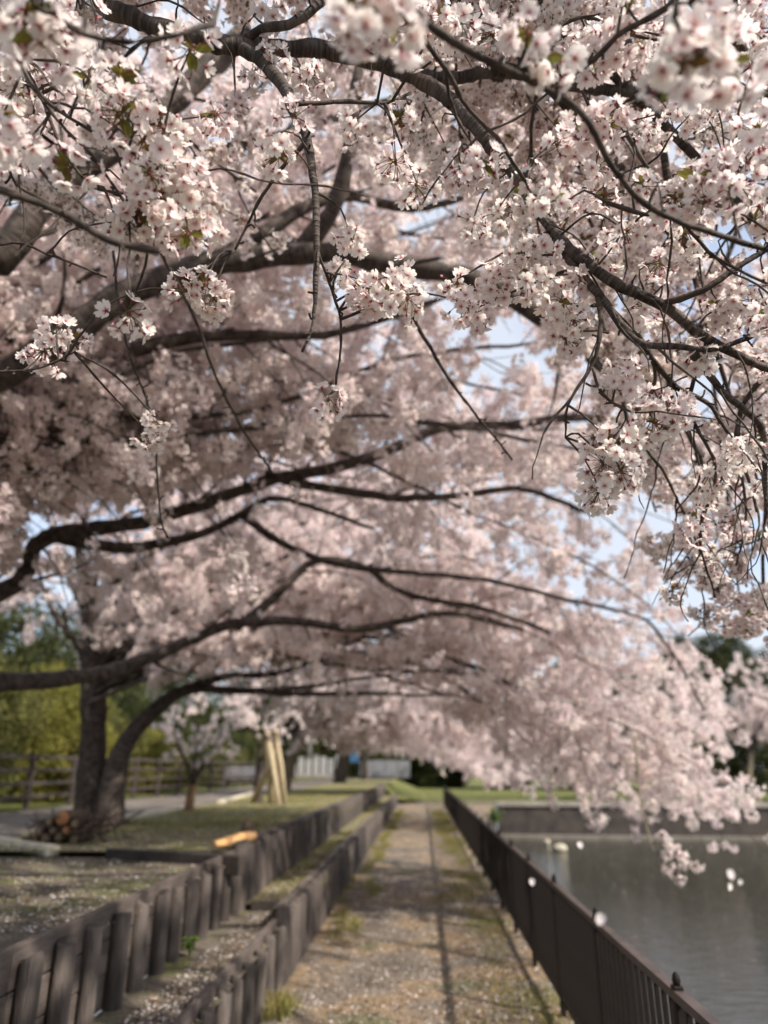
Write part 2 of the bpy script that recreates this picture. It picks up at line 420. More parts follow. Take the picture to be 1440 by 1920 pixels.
def bez(a, b, c, d, n=14):
    t = np.linspace(0, 1, n)[:, None]; a, b, c, d = map(np.asarray, (a, b, c, d))
    return (1 - t) ** 3 * a + 3 * (1 - t) ** 2 * t * b + 3 * (1 - t) * t * t * c + t ** 3 * d

# ---------------------------------------------------------------- setting: ground, path, terraces, pond
M_PATH = None
def ground_mat(name, cols, scale, bump=.5, fine=90, c_spots=None):
    m = bpy.data.materials.new(name); m.use_nodes = True
    n = m.node_tree; n.nodes.clear(); K = n.links.new
    out = n.nodes.new('ShaderNodeOutputMaterial'); b = n.nodes.new('ShaderNodeBsdfPrincipled'); b.inputs['Roughness'].default_value = .95
    b.inputs['Specular IOR Level'].default_value = .15
    t = n.nodes.new('ShaderNodeTexCoord')
    z = n.nodes.new('ShaderNodeTexNoise'); z.inputs['Scale'].default_value = scale; z.inputs['Detail'].default_value = 7; K(t.outputs['Object'], z.inputs['Vector'])
    r = n.nodes.new('ShaderNodeValToRGB'); r.color_ramp.elements.remove(r.color_ramp.elements[1])
    for i, (p_, c) in enumerate(cols):
        e = r.color_ramp.elements[0] if i == 0 else r.color_ramp.elements.new(p_)
        e.position = p_; e.color = (*c, 1)
    K(z.outputs['Fac'], r.inputs[0])
    v = n.nodes.new('ShaderNodeTexVoronoi'); v.inputs['Scale'].default_value = fine; K(t.outputs['Object'], v.inputs['Vector'])
    bw = n.nodes.new('ShaderNodeSeparateColor'); K(v.outputs['Color'], bw.inputs[0])
    mr = n.nodes.new('ShaderNodeMapRange'); mr.inputs['To Min'].default_value = .55; mr.inputs['To Max'].default_value = 1.45; K(bw.outputs[0], mr.inputs['Value'])
    hs = n.nodes.new('ShaderNodeHueSaturation'); K(r.outputs[0], hs.inputs['Color']); K(mr.outputs[0], hs.inputs['Value'])
    K(hs.outputs[0], b.inputs['Base Color'])
    bp = n.nodes.new('ShaderNodeBump'); bp.inputs['Strength'].default_value = bump; bp.inputs['Distance'].default_value = .015
    K(v.outputs['Distance'], bp.inputs['Height']); K(bp.outputs[0], b.inputs['Normal'])
    K(b.outputs[0], out.inputs[0]); return m
M_GRAVEL = ground_mat('gravel_path', [(.30, (.11, .095, .075)), (.46, (.175, .15, .122)), (.57, (.25, .18, .11)), (.64, (.15, .135, .09)), (.72, (.12, .13, .05))], 1.1)
M_EARTH = ground_mat('terrace_earth', [(.30, (.085, .073, .055)), (.5, (.145, .125, .10)), (.62, (.115, .12, .055)), (.75, (.165, .15, .125))], 1.6)
M_GRASSY = ground_mat('mossy_ground', [(.3, (.15, .135, .07)), (.5, (.20, .18, .10)), (.62, (.17, .17, .055)), (.75, (.21, .18, .12))], 1.3, fine=60)
M_ROAD = ground_mat('asphalt', [(.3, (.13, .112, .095)), (.7, (.19, .165, .14))], .8, bump=.15, fine=120)
M_FARGR = ground_mat('far_grass', [(.3, (.09, .105, .03)), (.7, (.15, .15, .055))], .4, fine=8)
M_CONC = mat('dark_concrete', (.07, .058, .05), (.035, .03, .027), scale=2.2, bump=.3, bscale=30)  # dark mottled concrete shared by both pond walls
M_CAP = mat('pale_concrete', (.34, .31, .27), (.22, .20, .17), scale=4, bump=.2, bscale=40)
XL, XU, XF = -1.20, -1.80, 1.03         # lower wall, upper wall, railing
YSTEP = 8.0
Z_MID, Z_TOP = .46, .93
structure(link('path', poly_mesh('path', [(XL, -8, 0), (1.25, -8, 0), (1.6, 22, 0), (3.8, 40, 0), (XL, 40, 0)], M_GRAVEL)))
structure(link('far_ground', poly_mesh('far_ground', [(-400, 40, -.004), (-400, 900, -.004), (700, 900, -.004), (700, 40, -.004), (70, 40, -.004), (52, 40, -.004), (3.8, 40, -.004), (XL, 40, -.004)], M_FARGR)))
structure(link('far_path', poly_mesh('far_path', [(-6, 40, .004), (60, 38.2, .004), (60, 41.3, .004), (-6, 43.5, .004)], M_EARTH)))
structure(link('right_bank_ground', poly_mesh('right_bank_ground', [(52, -60, 0), (52, 40, 0), (400, 40, 0), (400, -60, 0)], M_FARGR)))
structure(link('middle_terrace_near', poly_mesh('middle_terrace_near', [(XU - .1, -8, Z_MID - .05), (XL - .05, -8, Z_MID - .05), (XL - .05, 39, Z_MID - .05), (XU - .1, 39, Z_MID - .05)], M_EARTH)))
structure(link('middle_terrace_far', poly_mesh('middle_terrace_far', [(XU - .1, YSTEP, Z_MID), (XL - .05, YSTEP, Z_MID), (XL - .05, 40, Z_MID), (XU - .1, 40, Z_MID)], M_GRASSY)))
structure(link('upper_terrace_near', poly_mesh('upper_terrace_near', [(-5.25, -8, Z_TOP - .06), (XU - .12, -8, Z_TOP - .06), (XU - .12, 39, Z_TOP - .06), (-5.25, 39, Z_TOP - .06)], M_EARTH)))
structure(link('upper_terrace_far', poly_mesh('upper_terrace_far', [(-5.25, YSTEP, Z_TOP), (XU - .12, YSTEP, Z_TOP), (XU - .12, 60, Z_TOP), (-5.25, 60, Z_TOP)], M_GRASSY)))
structure(link('road', poly_mesh('road', [(-8.5, -10, Z_TOP - .04), (-5.25, -10, Z_TOP - .04), (-5.25, 75, Z_TOP - .04), (-8.5, 75, Z_TOP - .04)], M_ROAD)))
structure(link('verge_ground', poly_mesh('verge_ground', [(-300, -10, Z_TOP - .05), (-8.5, -10, Z_TOP - .05), (-8.5, 300, Z_TOP - .05), (-300, 300, Z_TOP - .05)], M_FARGR)))
structure(link('cross_bank', poly_mesh('cross_bank', [(XU - .12, 38.05, Z_TOP), (XU - .12, 60, Z_TOP), (.3, 60, 0), (.3, 43.6, 0), (-1.3, 38.05, .3)], M_FARGR)))
structure(link('end_bank', poly_mesh('end_bank', [(-8.5, 60, Z_TOP), (XU - .12, 60, Z_TOP), (.3, 64, -.1), (-8.5, 64, -.1)], M_FARGR)))
structure(link('pond_bed', poly_mesh('pond_bed', [(1.0, -60, -2.3), (60, -60, -2.3), (60, 42, -2.3), (1.0, 42, -2.3)], mat('pond_mud', (.03, .03, .02)))))
# pond water
mw = bpy.data.materials.new('pond_water'); mw.use_nodes = True; n = mw.node_tree; b = n.nodes['Principled BSDF']
b.inputs['Base Color'].default_value = (.018, .020, .013, 1); b.inputs['Roughness'].default_value = .03; b.inputs['IOR'].default_value = 1.4
t = n.nodes.new('ShaderNodeTexCoord'); mp_ = n.nodes.new('ShaderNodeMapping'); mp_.inputs['Scale'].default_value = (.7, 2.2, 1)
z = n.nodes.new('ShaderNodeTexNoise'); z.inputs['Scale'].default_value = 3.2; z.inputs['Detail'].default_value = 4
bp = n.nodes.new('ShaderNodeBump'); bp.inputs['Strength'].default_value = .5; bp.inputs['Distance'].default_value = .035
n.links.new(t.outputs['Object'], mp_.inputs[0]); n.links.new(mp_.outputs[0], z.inputs['Vector']); n.links.new(z.outputs['Fac'], bp.inputs['Height']); n.links.new(bp.outputs[0], b.inputs['Normal'])
structure(link('pond_water', poly_mesh('pond_water', [(1.0, -60, -1.5), (52, -60, -1.5), (52, 40, -1.5), (1.0, 40, -1.5)], mw)))

def wall_between(name, a, b, z0, z1, th, m):
    a, b = np.array(a, float), np.array(b, float); d = unit(b - a); nrm = np.array([-d[1], d[0]]) * th / 2
    c = [a + nrm, b + nrm, b - nrm, a - nrm]
    V = [(p_[0], p_[1], z0) for p_ in c] + [(p_[0], p_[1], z1) for p_ in c]
    F = [(0, 1, 2, 3), (7, 6, 5, 4), (0, 4, 5, 1), (1, 5, 6, 2), (2, 6, 7, 3), (3, 7, 4, 0)]
    return mesh_np(name, V, F, m)
t_ = thing('pond_wall', 'dark concrete bank wall of the pond below the black railing', 'wall', (1.4, 0, 0))
link('wall_face', wall_between('wall_face', (1.19, -8), (1.54, 22), -2.3, -.02, .2, M_CONC), t_, (-1.4, 0, 0)); link('wall_face', wall_between('wall_face', (1.54, 22.02), (3.74, 40), -2.3, -.02, .2, M_CONC), t_, (-1.4, 0, 0))
t_ = thing('pond_wall', 'long dark bank wall with pale coping across the far side of the pond', 'wall', (3.8, 38.6, 0))
o = link('wall_face', wall_between('wall_face', (3.8, 39.2), (52, 36.6), -2.3, -.06, .3, M_CONC), t_, (-3.8, -38.6, 0))
o = link('coping', wall_between('coping', (3.8, 39.2), (52, 36.6), -.06, .13, .5, M_CAP), t_, (-3.8, -38.6, 0))
o = link('footing', wall_between('footing', (3.8, 38.7), (52, 36.1), -2.3, -1.36, .7, mat('wet_footing', (.20, .18, .155), (.13, .12, .10), scale=3)), t_, (-3.8, -38.6, 0))
structure(link('far_bank_ground', poly_mesh('far_bank_ground', [(3.9, 39.3, .012), (52, 36.7, .012), (52, 39.99, .012), (3.9, 40.2, .012)], M_FARGR)))

# ---------------------------------------------------------------- timber retaining walls
M_LOG = mat('weathered_log', (.115, .096, .083), (.045, .038, .034), scale=5, bump=.7, bscale=24, stretch=(3, 3, .5), vary=.3)
M_BOARD = mat('retaining_board', (.14, .115, .10), (.07, .058, .05), scale=4, bump=.4, bscale=20, stretch=(3, .5, 3), vary=.15)
def log_mesh(r, h, seed):
    g = np.random.default_rng(seed); t = TB(); N = 5
    pts = np.array([[g.normal() * .002, g.normal() * .002, zz] for zz in (0, h * .3, h * .65, h - .012, h)])
    t.tube(pts, [r, r * 1.02, r * .99, r * .98, r * .86], 8, rough=.025); return t.mesh('log', M_LOG)
def log_wall(name, label, X, y0, y1, zb, zt, pitch, r, boards, big_post=False):
    X = X - r * 1.7
    th = thing(name, label, 'retaining wall', (X, y0, zb), 'timber retaining walls beside the path')
    ms = [log_mesh(r * f, zt - zb + .3, i) for i, f in enumerate((1, .93, 1.07, 1.0))]
    y = y0 + (.2 if boards else .08); k = 0
    while y < y1:
        dz = random.uniform(-.018, .01)
        o = link('log', ms[k % 4], th, (random.uniform(-.008, .008) + r * .7, y - y0, -.3 + dz - (.055 if boards else 0)), (random.uniform(-.015, .015), random.uniform(-.02, .01), random.uniform(0, 6)))
        y += pitch * random.uniform(.94, 1.06); k += 1
    if boards:
        nb = 3 if zt - zb > .5 else 2; hb = (zt - zb) / nb
        for i in range(nb):
            yy = 0
            while yy < y1 - y0:
                Lb = min(1.9, y1 - y0 - yy)
                o = link('board', box_mesh('board', .045, Lb - .012, hb - .008, M_BOARD, .004), th, (-.03 + random.uniform(-.003, .003), yy + Lb / 2, i * hb)); yy += Lb
        # cap timber
    else:
        link('rail', box_mesh('rail', .07, y1 - y0, .06, M_BOARD, .006), th, (-.04, (y1 - y0) / 2, zt - zb - .04))
    if big_post:
        link('post', log_mesh(r * 1.35, zt - zb + .35, 9), th, (.03, -.02, -.3))
    return th
log_wall('retaining_wall', 'upper near timber wall with widely spaced leaning logs in front of boards', XU, -2, YSTEP - .1, Z_MID - .05, .97, .37, .056, True)
log_wall('retaining_wall', 'upper far timber wall of tightly packed upright logs running to the distance', XU, YSTEP + .05, 38, Z_MID, .985, .135, .062, False, True)
log_wall('retaining_wall', 'lower near timber wall beside the gravel path with spaced short logs', XL, -2, YSTEP - .85, 0, .50, .364, .052, True)
log_wall('retaining_wall', 'lower far timber wall of packed logs edging the left of the path', XL, YSTEP - .8, 38, 0, .53, .135, .06, False, True)
o = link('step_beam', box_mesh('step_beam', XL - XU - .16, .09, .16, mat('dark_timber', (.05, .04, .035), (.03, .025, .022), scale=12, bump=.3), .006), None, ((XL + XU) / 2, YSTEP - .05, Z_MID - .12))
tag(o, 'short dark beam crossing the middle terrace between the two log walls', 'beam')
a, b_ = G(205, 1590, .97), G(455, 1604, .97)
dd = b_ - a
o = link('edging_beam', box_mesh('edging_beam', float(np.linalg.norm(dd)), .10, .17, MATS['dark_timber'], .006), None, tuple((a + b_) / 2 - np.array([0, 0, .17])), (0, 0, math.atan2(dd[1], dd[0])))
tag(o, 'long black beam edging the upper terrace, meeting the log wall post', 'beam')

# ---------------------------------------------------------------- black railing
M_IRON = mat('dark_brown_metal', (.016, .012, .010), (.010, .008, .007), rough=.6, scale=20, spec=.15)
M_IRONT = mat('railing_top_lit', (.085, .066, .06), (.05, .04, .036), rough=.5, scale=12, spec=.3)  # light on the top rail put into its colour, paler than the bars
FX = lambda y: XF + (y - 5) * .0012
rail = thing('railing', 'long dark brown metal railing of upright bars between the path and the pond', 'railing', (XF, 0, 0))
Y0, Y1 = 1.2, 37.5
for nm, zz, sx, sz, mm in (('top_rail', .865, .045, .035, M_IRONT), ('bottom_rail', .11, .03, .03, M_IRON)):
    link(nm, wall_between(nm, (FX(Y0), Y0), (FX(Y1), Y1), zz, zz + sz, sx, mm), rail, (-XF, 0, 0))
bar = box_mesh('bar', .02, .02, .725, M_IRON); pm_ = box_mesh('post', .04, .045, .915, M_IRON, .004)
kb = TB(); kb.tube([(0, 0, 0), (0, 0, .02), (0, 0, .04), (0, 0, .05)], [.013, .018, .014, .005], 8); knob = kb.mesh('knob', M_IRON)
PS = 1.44; y = 2.0; npost = 0
while y < Y1:
    p_ = link('post', pm_, rail, (FX(y) - XF, y, 0)); link('knob', knob, p_, (0, 0, .912)); y += PS
y = Y0 + .05; k = 0; far = TB()
while y < Y1:
    if abs(((y - 2.0 + PS / 2) % PS) - PS / 2) > .045:
        if k < 298: link('bar', bar, rail, (FX(y) - XF, y, .14))
        else: far.tube([(FX(y) - XF, y, .14), (FX(y) - XF, y, .865)], [.014, .014], 4)
        k += 1
    y += .104
stuff(link('far_bars', far.mesh('far_bars', M_IRON, False), rail))

# ---------------------------------------------------------------- cherry trees
def below(p):
    """lowest height the crowns hang to at this place (they droop over the pond)"""
    X, Y = p[0], p[1]
    n_ = math.sin(X * 2.1 + Y * 1.3) * .22 + math.sin(X * 5.3 - Y * 2.7) * .12
    zl = np.interp(X, [-9, -1, .4, 1.6, 3.0, 4.2, 6], [2.7, 2.75, 2.45, 1.4, .95, .85, .9])
    if Y > 16: zl = np.interp(X, [-9, -1, .4, 1.3, 3.0, 6], [2.5, 2.4, 1.9, 1.2, .9, .8])
    return zl + n_
SHOW = []
def clear_of_limbs(x, y, zc):
    for q in SHOW:
        d2 = (q[:, 0] - x) ** 2 + (q[:, 1] - y) ** 2; i = d2.argmin()
        if d2[i] < (q[i, 3] + 15 + 25 / zc) ** 2 and zc < q[i, 2] + .1: return False
    return True
def keep_std(p):
    if p[2] < below(p): return False
    q = p - CAM; r_ = np.linalg.norm(q)
    if r_ < 2.3: return False
    zc = q @ cF
    if zc > .3:
        x, y = 720 + FPX * (q @ cR) / zc, 960 - FPX * (q @ cU) / zc
        if -150 < x < 1590 and -150 < y < 2000:
            if ((x - 925 - 30 * math.sin(y * .04)) / 90) ** 2 + ((y - 665 - 22 * math.sin(x * .05)) / 62) ** 2 < rng.uniform(.35, 1.9): return False
            if ((x - 795) / 38) ** 2 + ((y - 425) / 34) ** 2 < rng.uniform(.4, 1.6): return False
            if zc < 60:
                # open air right of the crown's outer edge, over the pond
                lim = np.interp(y, [960, 1080, 1170, 1250, 1330, 1450, 1500], [1215, 1250, 1290, 1335, 1370, 1440, 1500])
                if y > 960 and x > lim + 12 * math.sin(y * .05) and zc > 4.5: return False
            if ((x - 125) / 38) ** 2 + ((y - 1100) / 26) ** 2 < 1: return False
            if x < 150 and y > 1120 and rng.uniform() < .93: return False
            if rng.uniform() < .85 and not clear_of_limbs(x, y, zc): return False
    return True
def tree(label, base, zb, stems, limbs, group='cherry trees in a row on the upper terrace', grow_kw=None, name='cherry_tree', mt=None, lib='mid', cs=(.8, 1.2), lm=None):
    th = thing(name, label, 'tree', (base[0], base[1], zb), group)
    off = (-base[0], -base[1], -zb); cr = Crown(); kw = dict(keep=keep_std); kw.update(grow_kw or {})
    for (c, r0, r1) in stems:
        tb = TB(); path = smooth_path(c, .12); N = len(path); s = np.linspace(0, 1, N)
        rr = r0 + (r1 - r0) * s; dz = path[:, 2] - path[0, 2]; rr = rr * (1 + .6 * np.exp(-dz / .22))
        lump = 1 + .05 * np.sin(path[:, 2] * 5) + .03 * rng.standard_normal(N)
        tb.tube(path, rr * lump, 14, rough=.025); o = link('trunk', tb.mesh('trunk', mt or M_BARK), th, off)
    for L_ in limbs:
        c, r0, r1 = L_[:3]; k2 = dict(kw)
        if len(L_) > 3: k2.update(L_[3])
        path, o = limb_obj(th, c, r0, r1, name='limb', m=lm); o.location = off
        if not k2.pop('bare', False): grow(cr, path, r0, r1, **k2)
    if cr.tw.V: o = stuff(link('twigs', cr.tw.mesh('twigs', M_TWIG), th, off))
    if cr.cl:
        pts = np.array(cr.cl)
        q_ = pts - CAM; zz = q_ @ cF; ok = zz > .5; X_ = np.where(ok, 720 + FPX * (q_ @ cR) / np.maximum(zz, .5), -9999); Y_ = 960 - FPX * (q_ @ cU) / np.maximum(zz, .5)
        drop = np.zeros(len(pts), bool)
        for s_ in SHOW:
            for (ax, ay, az, ar) in s_:
                drop |= ((X_ - ax) ** 2 + (Y_ - ay) ** 2 < (ar + 3 + 50 / np.maximum(zz, .5)) ** 2) & (zz < az + .08)
        pts = pts[~(drop & (rng.uniform(size=len(pts)) < .82))]
        o = scatter('blossoms', pts, lib, th, *cs); o.location = off; stuff(o)
    print(label[:30], len(cr.cl)); return th, cr
def arcs(base, h, ends, r=.085, up=1.5):
    out = []
    for (ex, ey, ez) in ends:
        a = np.array([base[0], base[1], h + rng.uniform(-.4, .5)]); e = np.array([ex, ey, ez])
        mid = (a + e) / 2; rise = up * rng.uniform(.7, 1.3)
        c = bez(a, a + (e - a) * .25 + np.array([0, 0, rise * 1.1]), a + (e - a) * .72 + np.array([0, 0, rise * 1.15 + max(0, a[2] - ez) * .35]), e, 9)
        c[1:-1] += rng.normal(size=(7, 3)) * .09
        out.append((c, r * rng.uniform(.3, .55), .006, dict(up=rng.uniform(-.55, .1), start=.12)))
    return out

# second tree: trunk out of the frame on the left, its long limbs cross the picture
b2 = (-4.9, 4.3)
F2 = (-4.9, 4.3, 2.3)
def tr(pts): return [P(*q) for q in pts]
l2 = [
 ([F2] + tr([(-120, 790, 4.6), (20, 700, 4.6), (130, 630, 4.6), (250, 540, 4.7), (400, 490, 4.8), (600, 468, 4.9), (760, 500, 5.0), (900, 530, 5.0), (1010, 590, 5.0), (1090, 650, 5.1), (1200, 745, 5.2), (1340, 880, 5.3)]), .13, .055, dict(spacing=.5)),
 (tr([(560, 470, 4.9), (625, 400, 4.8), (655, 300, 4.7), (665, 170, 4.6), (700, 20, 4.6)]), .07, .03, dict(spacing=.5)),
 (tr([(400, 490, 4.8), (500, 430, 4.9), (640, 365, 5.2), (800, 380, 5.6), (1000, 330, 6)]), .055, .02, {}),
 ([F2] + tr([(-160, 560, 3.9), (0, 505, 3.9), (90, 380, 4.0), (190, 310, 4.2), (330, 190, 4.4), (460, 60, 4.6)]), .13, .07, dict(spacing=.5, start=.3)),
 (tr([(90, 380, 4.0), (230, 420, 4.4), (420, 290, 5.0), (560, 240, 5.6), (760, 180, 6.2)]), .07, .02, {}),
 (tr([(250, 660, 5.4), (340, 640, 5.5), (460, 632, 5.6), (640, 622, 5.8), (820, 560, 6.2)]), .06, .015, {}),
 ([(-4.9, 4.3, 2.6)] + tr([(0, 1110, 6.6), (90, 1000, 7.0), (300, 960, 7.3), (500, 893, 7.4), (640, 868, 7.5), (740, 838, 7.5), (830, 800, 7.6), (950, 793, 7.8), (1130, 783, 8.0), (1260, 850, 8.2)]), .105, .045, {}),
 (tr([(500, 893, 7.4), (700, 928, 7.7), (850, 928, 7.9), (980, 915, 8.2), (1100, 960, 8.4)]), .06, .03, {}),
 (tr([(90, 1000, 7.2), (240, 1028, 7.6), (380, 1000, 7.8), (450, 965, 7.9), (530, 935, 8.0), (700, 990, 8.3)]), .085, .02, {}),
 ([(-4.9, 4.3, 2.2)] + tr([(-60, 1285, 6.6), (40, 1283, 7.0), (180, 1272, 7.6), (260, 1248, 8.0), (340, 1215, 8.3), (450, 1175, 8.6), (560, 1170, 8.9), (680, 1182, 9.2), (760, 1165, 9.4), (850, 1150, 9.6), (980, 1180, 9.8)]), .125, .035, dict(start=.45)),
 (tr([(440, 1178, 8.6), (510, 1120, 8.8), (590, 1050, 9.0), (680, 1060, 9.1), (760, 1110, 9.2), (910, 1140, 9.3), (1040, 1190, 9.4)]), .06, .03, {}),
 (tr([(450, 965, 7.9), (560, 1035, 8.3), (690, 1070, 8.5), (850, 1080, 8.7), (1000, 1108, 8.9), (1090, 1135, 9.0), (1190, 1160, 9.1), (1240, 1195, 9.2), (1320, 1330, 9.2)]), .05, .015, {}),
]
for c, ra, rb in [q[:3] for q in l2]:
    pp = smooth_path(c, .1); SHOW.append(np.array([list(px(p)) + [FPX * (ra + (rb - ra) * i / len(pp)) / max(px(p)[2], .5)] for i, p in enumerate(pp)]))
l2 += arcs(b2, 2.9, [(1.5, 6.2, 4.6), (2.5, 7.6, 4.0), (.3, 7.2, 5.2), (-1.6, 6.3, 5.6), (-2.5, 8.6, 4.8), (3.4, 8.6, 2.8), (-6.5, 8, 4.4), (-5.5, 1.5, 4.5), (3.9, 6.3, 3.6), (1.0, 9.2, 4.2), (-3.4, 6.4, 4.2), (-2.6, 5.6, 5.2), (-4, 8.4, 5.4), (-1, 4.8, 6.2), (-5, 10, 6), (-3, 8, 6.6), (.5, 8.6, 6.4), (-1.8, 7, 3.8), (2.8, 9, 5.6), (-.4, 5.6, 5.0), (-4.6, 6.6, 3.6), (4.4, 8, 4.6), (1.6, 7.5, 5.8), (4.6, 7.2, 6.0), (5.2, 8.6, 5.4), (3.2, 6.2, 6.4), (1.8, 5.4, 6.6), (4.0, 5.4, 5.4), (-2.5, 4.5, 6.8), (-1.5, 3.6, 6.2), (-.5, 4.2, 7), (-3, 3.4, 5.4), (.5, 3.8, 6.6), (1.5, 4.6, 7.2), (-1.8, 2.8, 5.4), (2.6, 4.2, 6.6), (-3.6, 5, 6), (-2.2, 6, 7.6), (.2, 6, 7.8)])
T2, _ = tree('large cherry tree whose long dark limbs cross from the left edge', b2, Z_TOP - .1, [([(b2[0], b2[1], .75), (b2[0] + .05, b2[1], 1.5), (b2[0], b2[1], 2.3), (b2[0] - .05, b2[1], 3.1)], .34, .2)], l2)

# visible twin-trunk tree
b4 = tuple(G(185, 1548, Z_TOP)[:2])
zc4 = 10.8
st4 = [(tr([(172, 1560, 10.8), (172, 1450, 10.9), (176, 1350, 11.0), (172, 1250, 11.1), (170, 1150, 11.2), (168, 1080, 11.3)]), .25, .12),
       (tr([(200, 1562, 10.6), (212, 1470, 10.7), (232, 1400, 10.9), (275, 1345, 11.2), (330, 1300, 11.6)]), .21, .10)]
l4 = [
 (tr([(170, 1160, 11.2), (185, 1110, 11.2), (240, 1070, 11.4), (330, 1010, 11.6), (480, 960, 12)]), .09, .02, {}),
 (tr([(168, 1230, 11.1), (120, 1180, 11.0), (90, 1130, 10.9), (70, 1060, 10.8)]), .07, .02, {}),
 (tr([(168, 1100, 11.2), (150, 1020, 11.2), (190, 900, 11), (260, 780, 11)]), .09, .02, {}),
 (tr([(320, 1305, 11.6), (400, 1292, 11.8), (540, 1300, 12.2), (700, 1300, 12.6), (880, 1300, 13)]), .075, .02, dict(start=.3)),
 (tr([(330, 1300, 11.6), (430, 1270, 12.2), (520, 1262, 12.6), (590, 1240, 12.8), (650, 1210, 13.0), (760, 1180, 13.4)]), .08, .02, dict(start=.3)),
 (tr([(400, 1292, 12.4), (560, 1290, 13), (740, 1262, 13.6), (900, 1250, 14)]), .06, .015, {}),
]
for c, ra, rb in [q[:3] for q in l4]:
    pp = smooth_path(c, .1); SHOW.append(np.array([list(px(p)) + [FPX * (ra + (rb - ra) * i / len(pp)) / max(px(p)[2], .5)] for i, p in enumerate(pp)]))
e4 = [(4.2, 9.6, .7), (3.2, 10.2, 1.2), (4.3, 11.2, 1.0), (2.6, 12.2, 1.4), (3.6, 13.0, 1.4), (1.2, 10.2, 3.0), (.2, 12.5, 3.2), (1.8, 14.2, 2.4),
      (3.9, 10.4, 2.4), (3.2, 11.5, 3.2), (2.4, 9.3, 3.6), (-.6, 10.3, 4.6), (-1.5, 13.5, 4.2), (-.8, 15.5, 3.6), (-3.2, 9.2, 4.9), (-2.8, 15.4, 4.4), (-6.8, 14, 4.5), (-7, 11, 4.4), (-4, 12, 6.0),
      (4.6, 12.6, .9), (3.1, 8.9, 2.2), (1.2, 11.4, 5.0), (2.6, 13.6, 4.4), (2.0, 9.0, 1.9), (1.8, 10.6, 1.7), (2.9, 11.0, 1.1), (3.8, 9.0, 1.4), (2.2, 13.4, 1.3), (4.0, 10.0, 3.0), (4.4, 12.0, 2.2), (1.3, 9.2, 3.6), (1.6, 12.2, 3.4), (-2, 11, 6.6), (0, 12, 6.6), (-4, 14, 6.5), (2, 12, 5.8), (-5, 10, 5.5), (3.5, 10.2, 1.9), (2.8, 12.5, 2.4), (3.4, 9.4, 3.0), (5.0, 11, 5.0), (4.4, 10, 6.4), (4.8, 12.5, 6.8), (3, 12.5, 7.4), (1, 13, 8), (-2, 13, 8), (-6.5, 12.5, 3.6), (-7, 10, 3.2), (-5.6, 9.6, 3.8)]
l4 += arcs(P(174, 1262, 11.05)[:2], 3.0, e4, .09, 1.5)
tree('twin trunk cherry tree with a woodpile against its foot', b4, Z_TOP, st4, l4)

# farther trees of the row
b5 = tuple(G(528, 1484, Z_TOP)[:2]); z5 = px((b5[0], b5[1], Z_TOP))[2]
st5 = [(tr([(528, 1492, z5), (538, 1450, z5), (555, 1400, z5), (572, 1368, z5), (600, 1340, z5)]), .27, .16)]
e5 = [(3.2, b5[1] - 5, 1.4), (2.4, b5[1] - 4, 1.6), (1.8, b5[1] - 6, 1.6), (3.8, b5[1] - 2, 1.4), (2.9, b5[1], 1.6), (.6, b5[1] - 4.5, 3.0), (4.2, b5[1] + 2, 1.6), (1.3, b5[1] + 1, 2.2), (-1, b5[1] - 5.5, 3.6),
      (-2.5, b5[1] - 6, 4), (-5, b5[1] - 6, 4), (-8, b5[1] - 3, 4.2), (-3, b5[1] - 3, 5.6), (0, b5[1] - 2, 5.4), (2.6, b5[1] - 3.5, 3.6), (3.6, b5[1] - 4.5, 2.6), (2, b5[1] - 1, 4.6)]
e5 += [(4.5, b5[1] - 6, 7.5), (3.5, b5[1] - 8, 8.5), (2, b5[1] - 6, 9.5), (0, b5[1] - 7, 9), (-2, b5[1] - 5, 10), (5.5, b5[1] - 3, 6), (5.5, b5[1] - 6, 4.8), (4.4, b5[1] - 8, 5.6), (-4, b5[1] - 7, 9), (1.5, b5[1] - 8, 7.4), (-1, b5[1] - 8, 7.8), (4.8, b5[1] - 4.5, 3.4), (3.4, b5[1] - 7, 2.0), (4.6, b5[1] - 6.5, 1.6), (2.6, b5[1] - 2, 1.4)]
gk = dict(grow_kw=dict(cl_gap=.11, tw_sp=.17, sub=1.8), cs=(1.1, 1.7))
tree('leaning pale trunk cherry tree behind the propped sapling', b5, Z_TOP, st5, arcs(b5, 3.0, e5, .10, 1.4), mt=M_BARKPALE, **gk)  # paler bark colour stands in for sunlight on this trunk
b6 = tuple(G(637, 1468, Z_TOP)[:2]); z6 = px((b6[0], b6[1], Z_TOP))[2]
e6 = [(x, b6[1] + dy, z_) for x, dy, z_ in ((4, -6, 2), (2.5, -5, 2.3), (4.5, -2, 2), (1, -6, 3.3), (-2, -6, 3.4), (-6, -5, 3.6), (-8, -2, 4), (-3, -2, 6), (1, 0, 5.5), (3, -3, 4.5), (5, 0, 3.0), (6, -4, 2.2))]
tree('farther cherry tree with a broad dark flaring trunk foot', b6, Z_TOP, [(tr([(636, 1474, z6), (640, 1440, z6), (645, 1405, z6), (650, 1370, z6)]), .36, .22)], arcs(b6, 3.0, e6, .11, 1.5), **gk)
b7 = tuple(G(684, 1462, Z_TOP)[:2]); z7 = px((b7[0], b7[1], Z_TOP))[2]
e6 += [(6, b6[1] - 5, 9), (3, b6[1] - 6, 12), (0, b6[1] - 5, 13), (8, b6[1] - 2, 7), (-4, b6[1] - 4, 12), (7, b6[1] - 6, 4.5), (8, b6[1] - 8, 2.6)]
e7 = [(b7[0] + dx, b7[1] + dy, z_) for dx, dy, z_ in ((6, -3, 2.5), (4, 0, 3.5), (7, 2, 2.6), (-3, -3, 4), (0, 2, 5.5), (3, 3, 5), (-5, 1, 4), (9, -1, 2.2))]
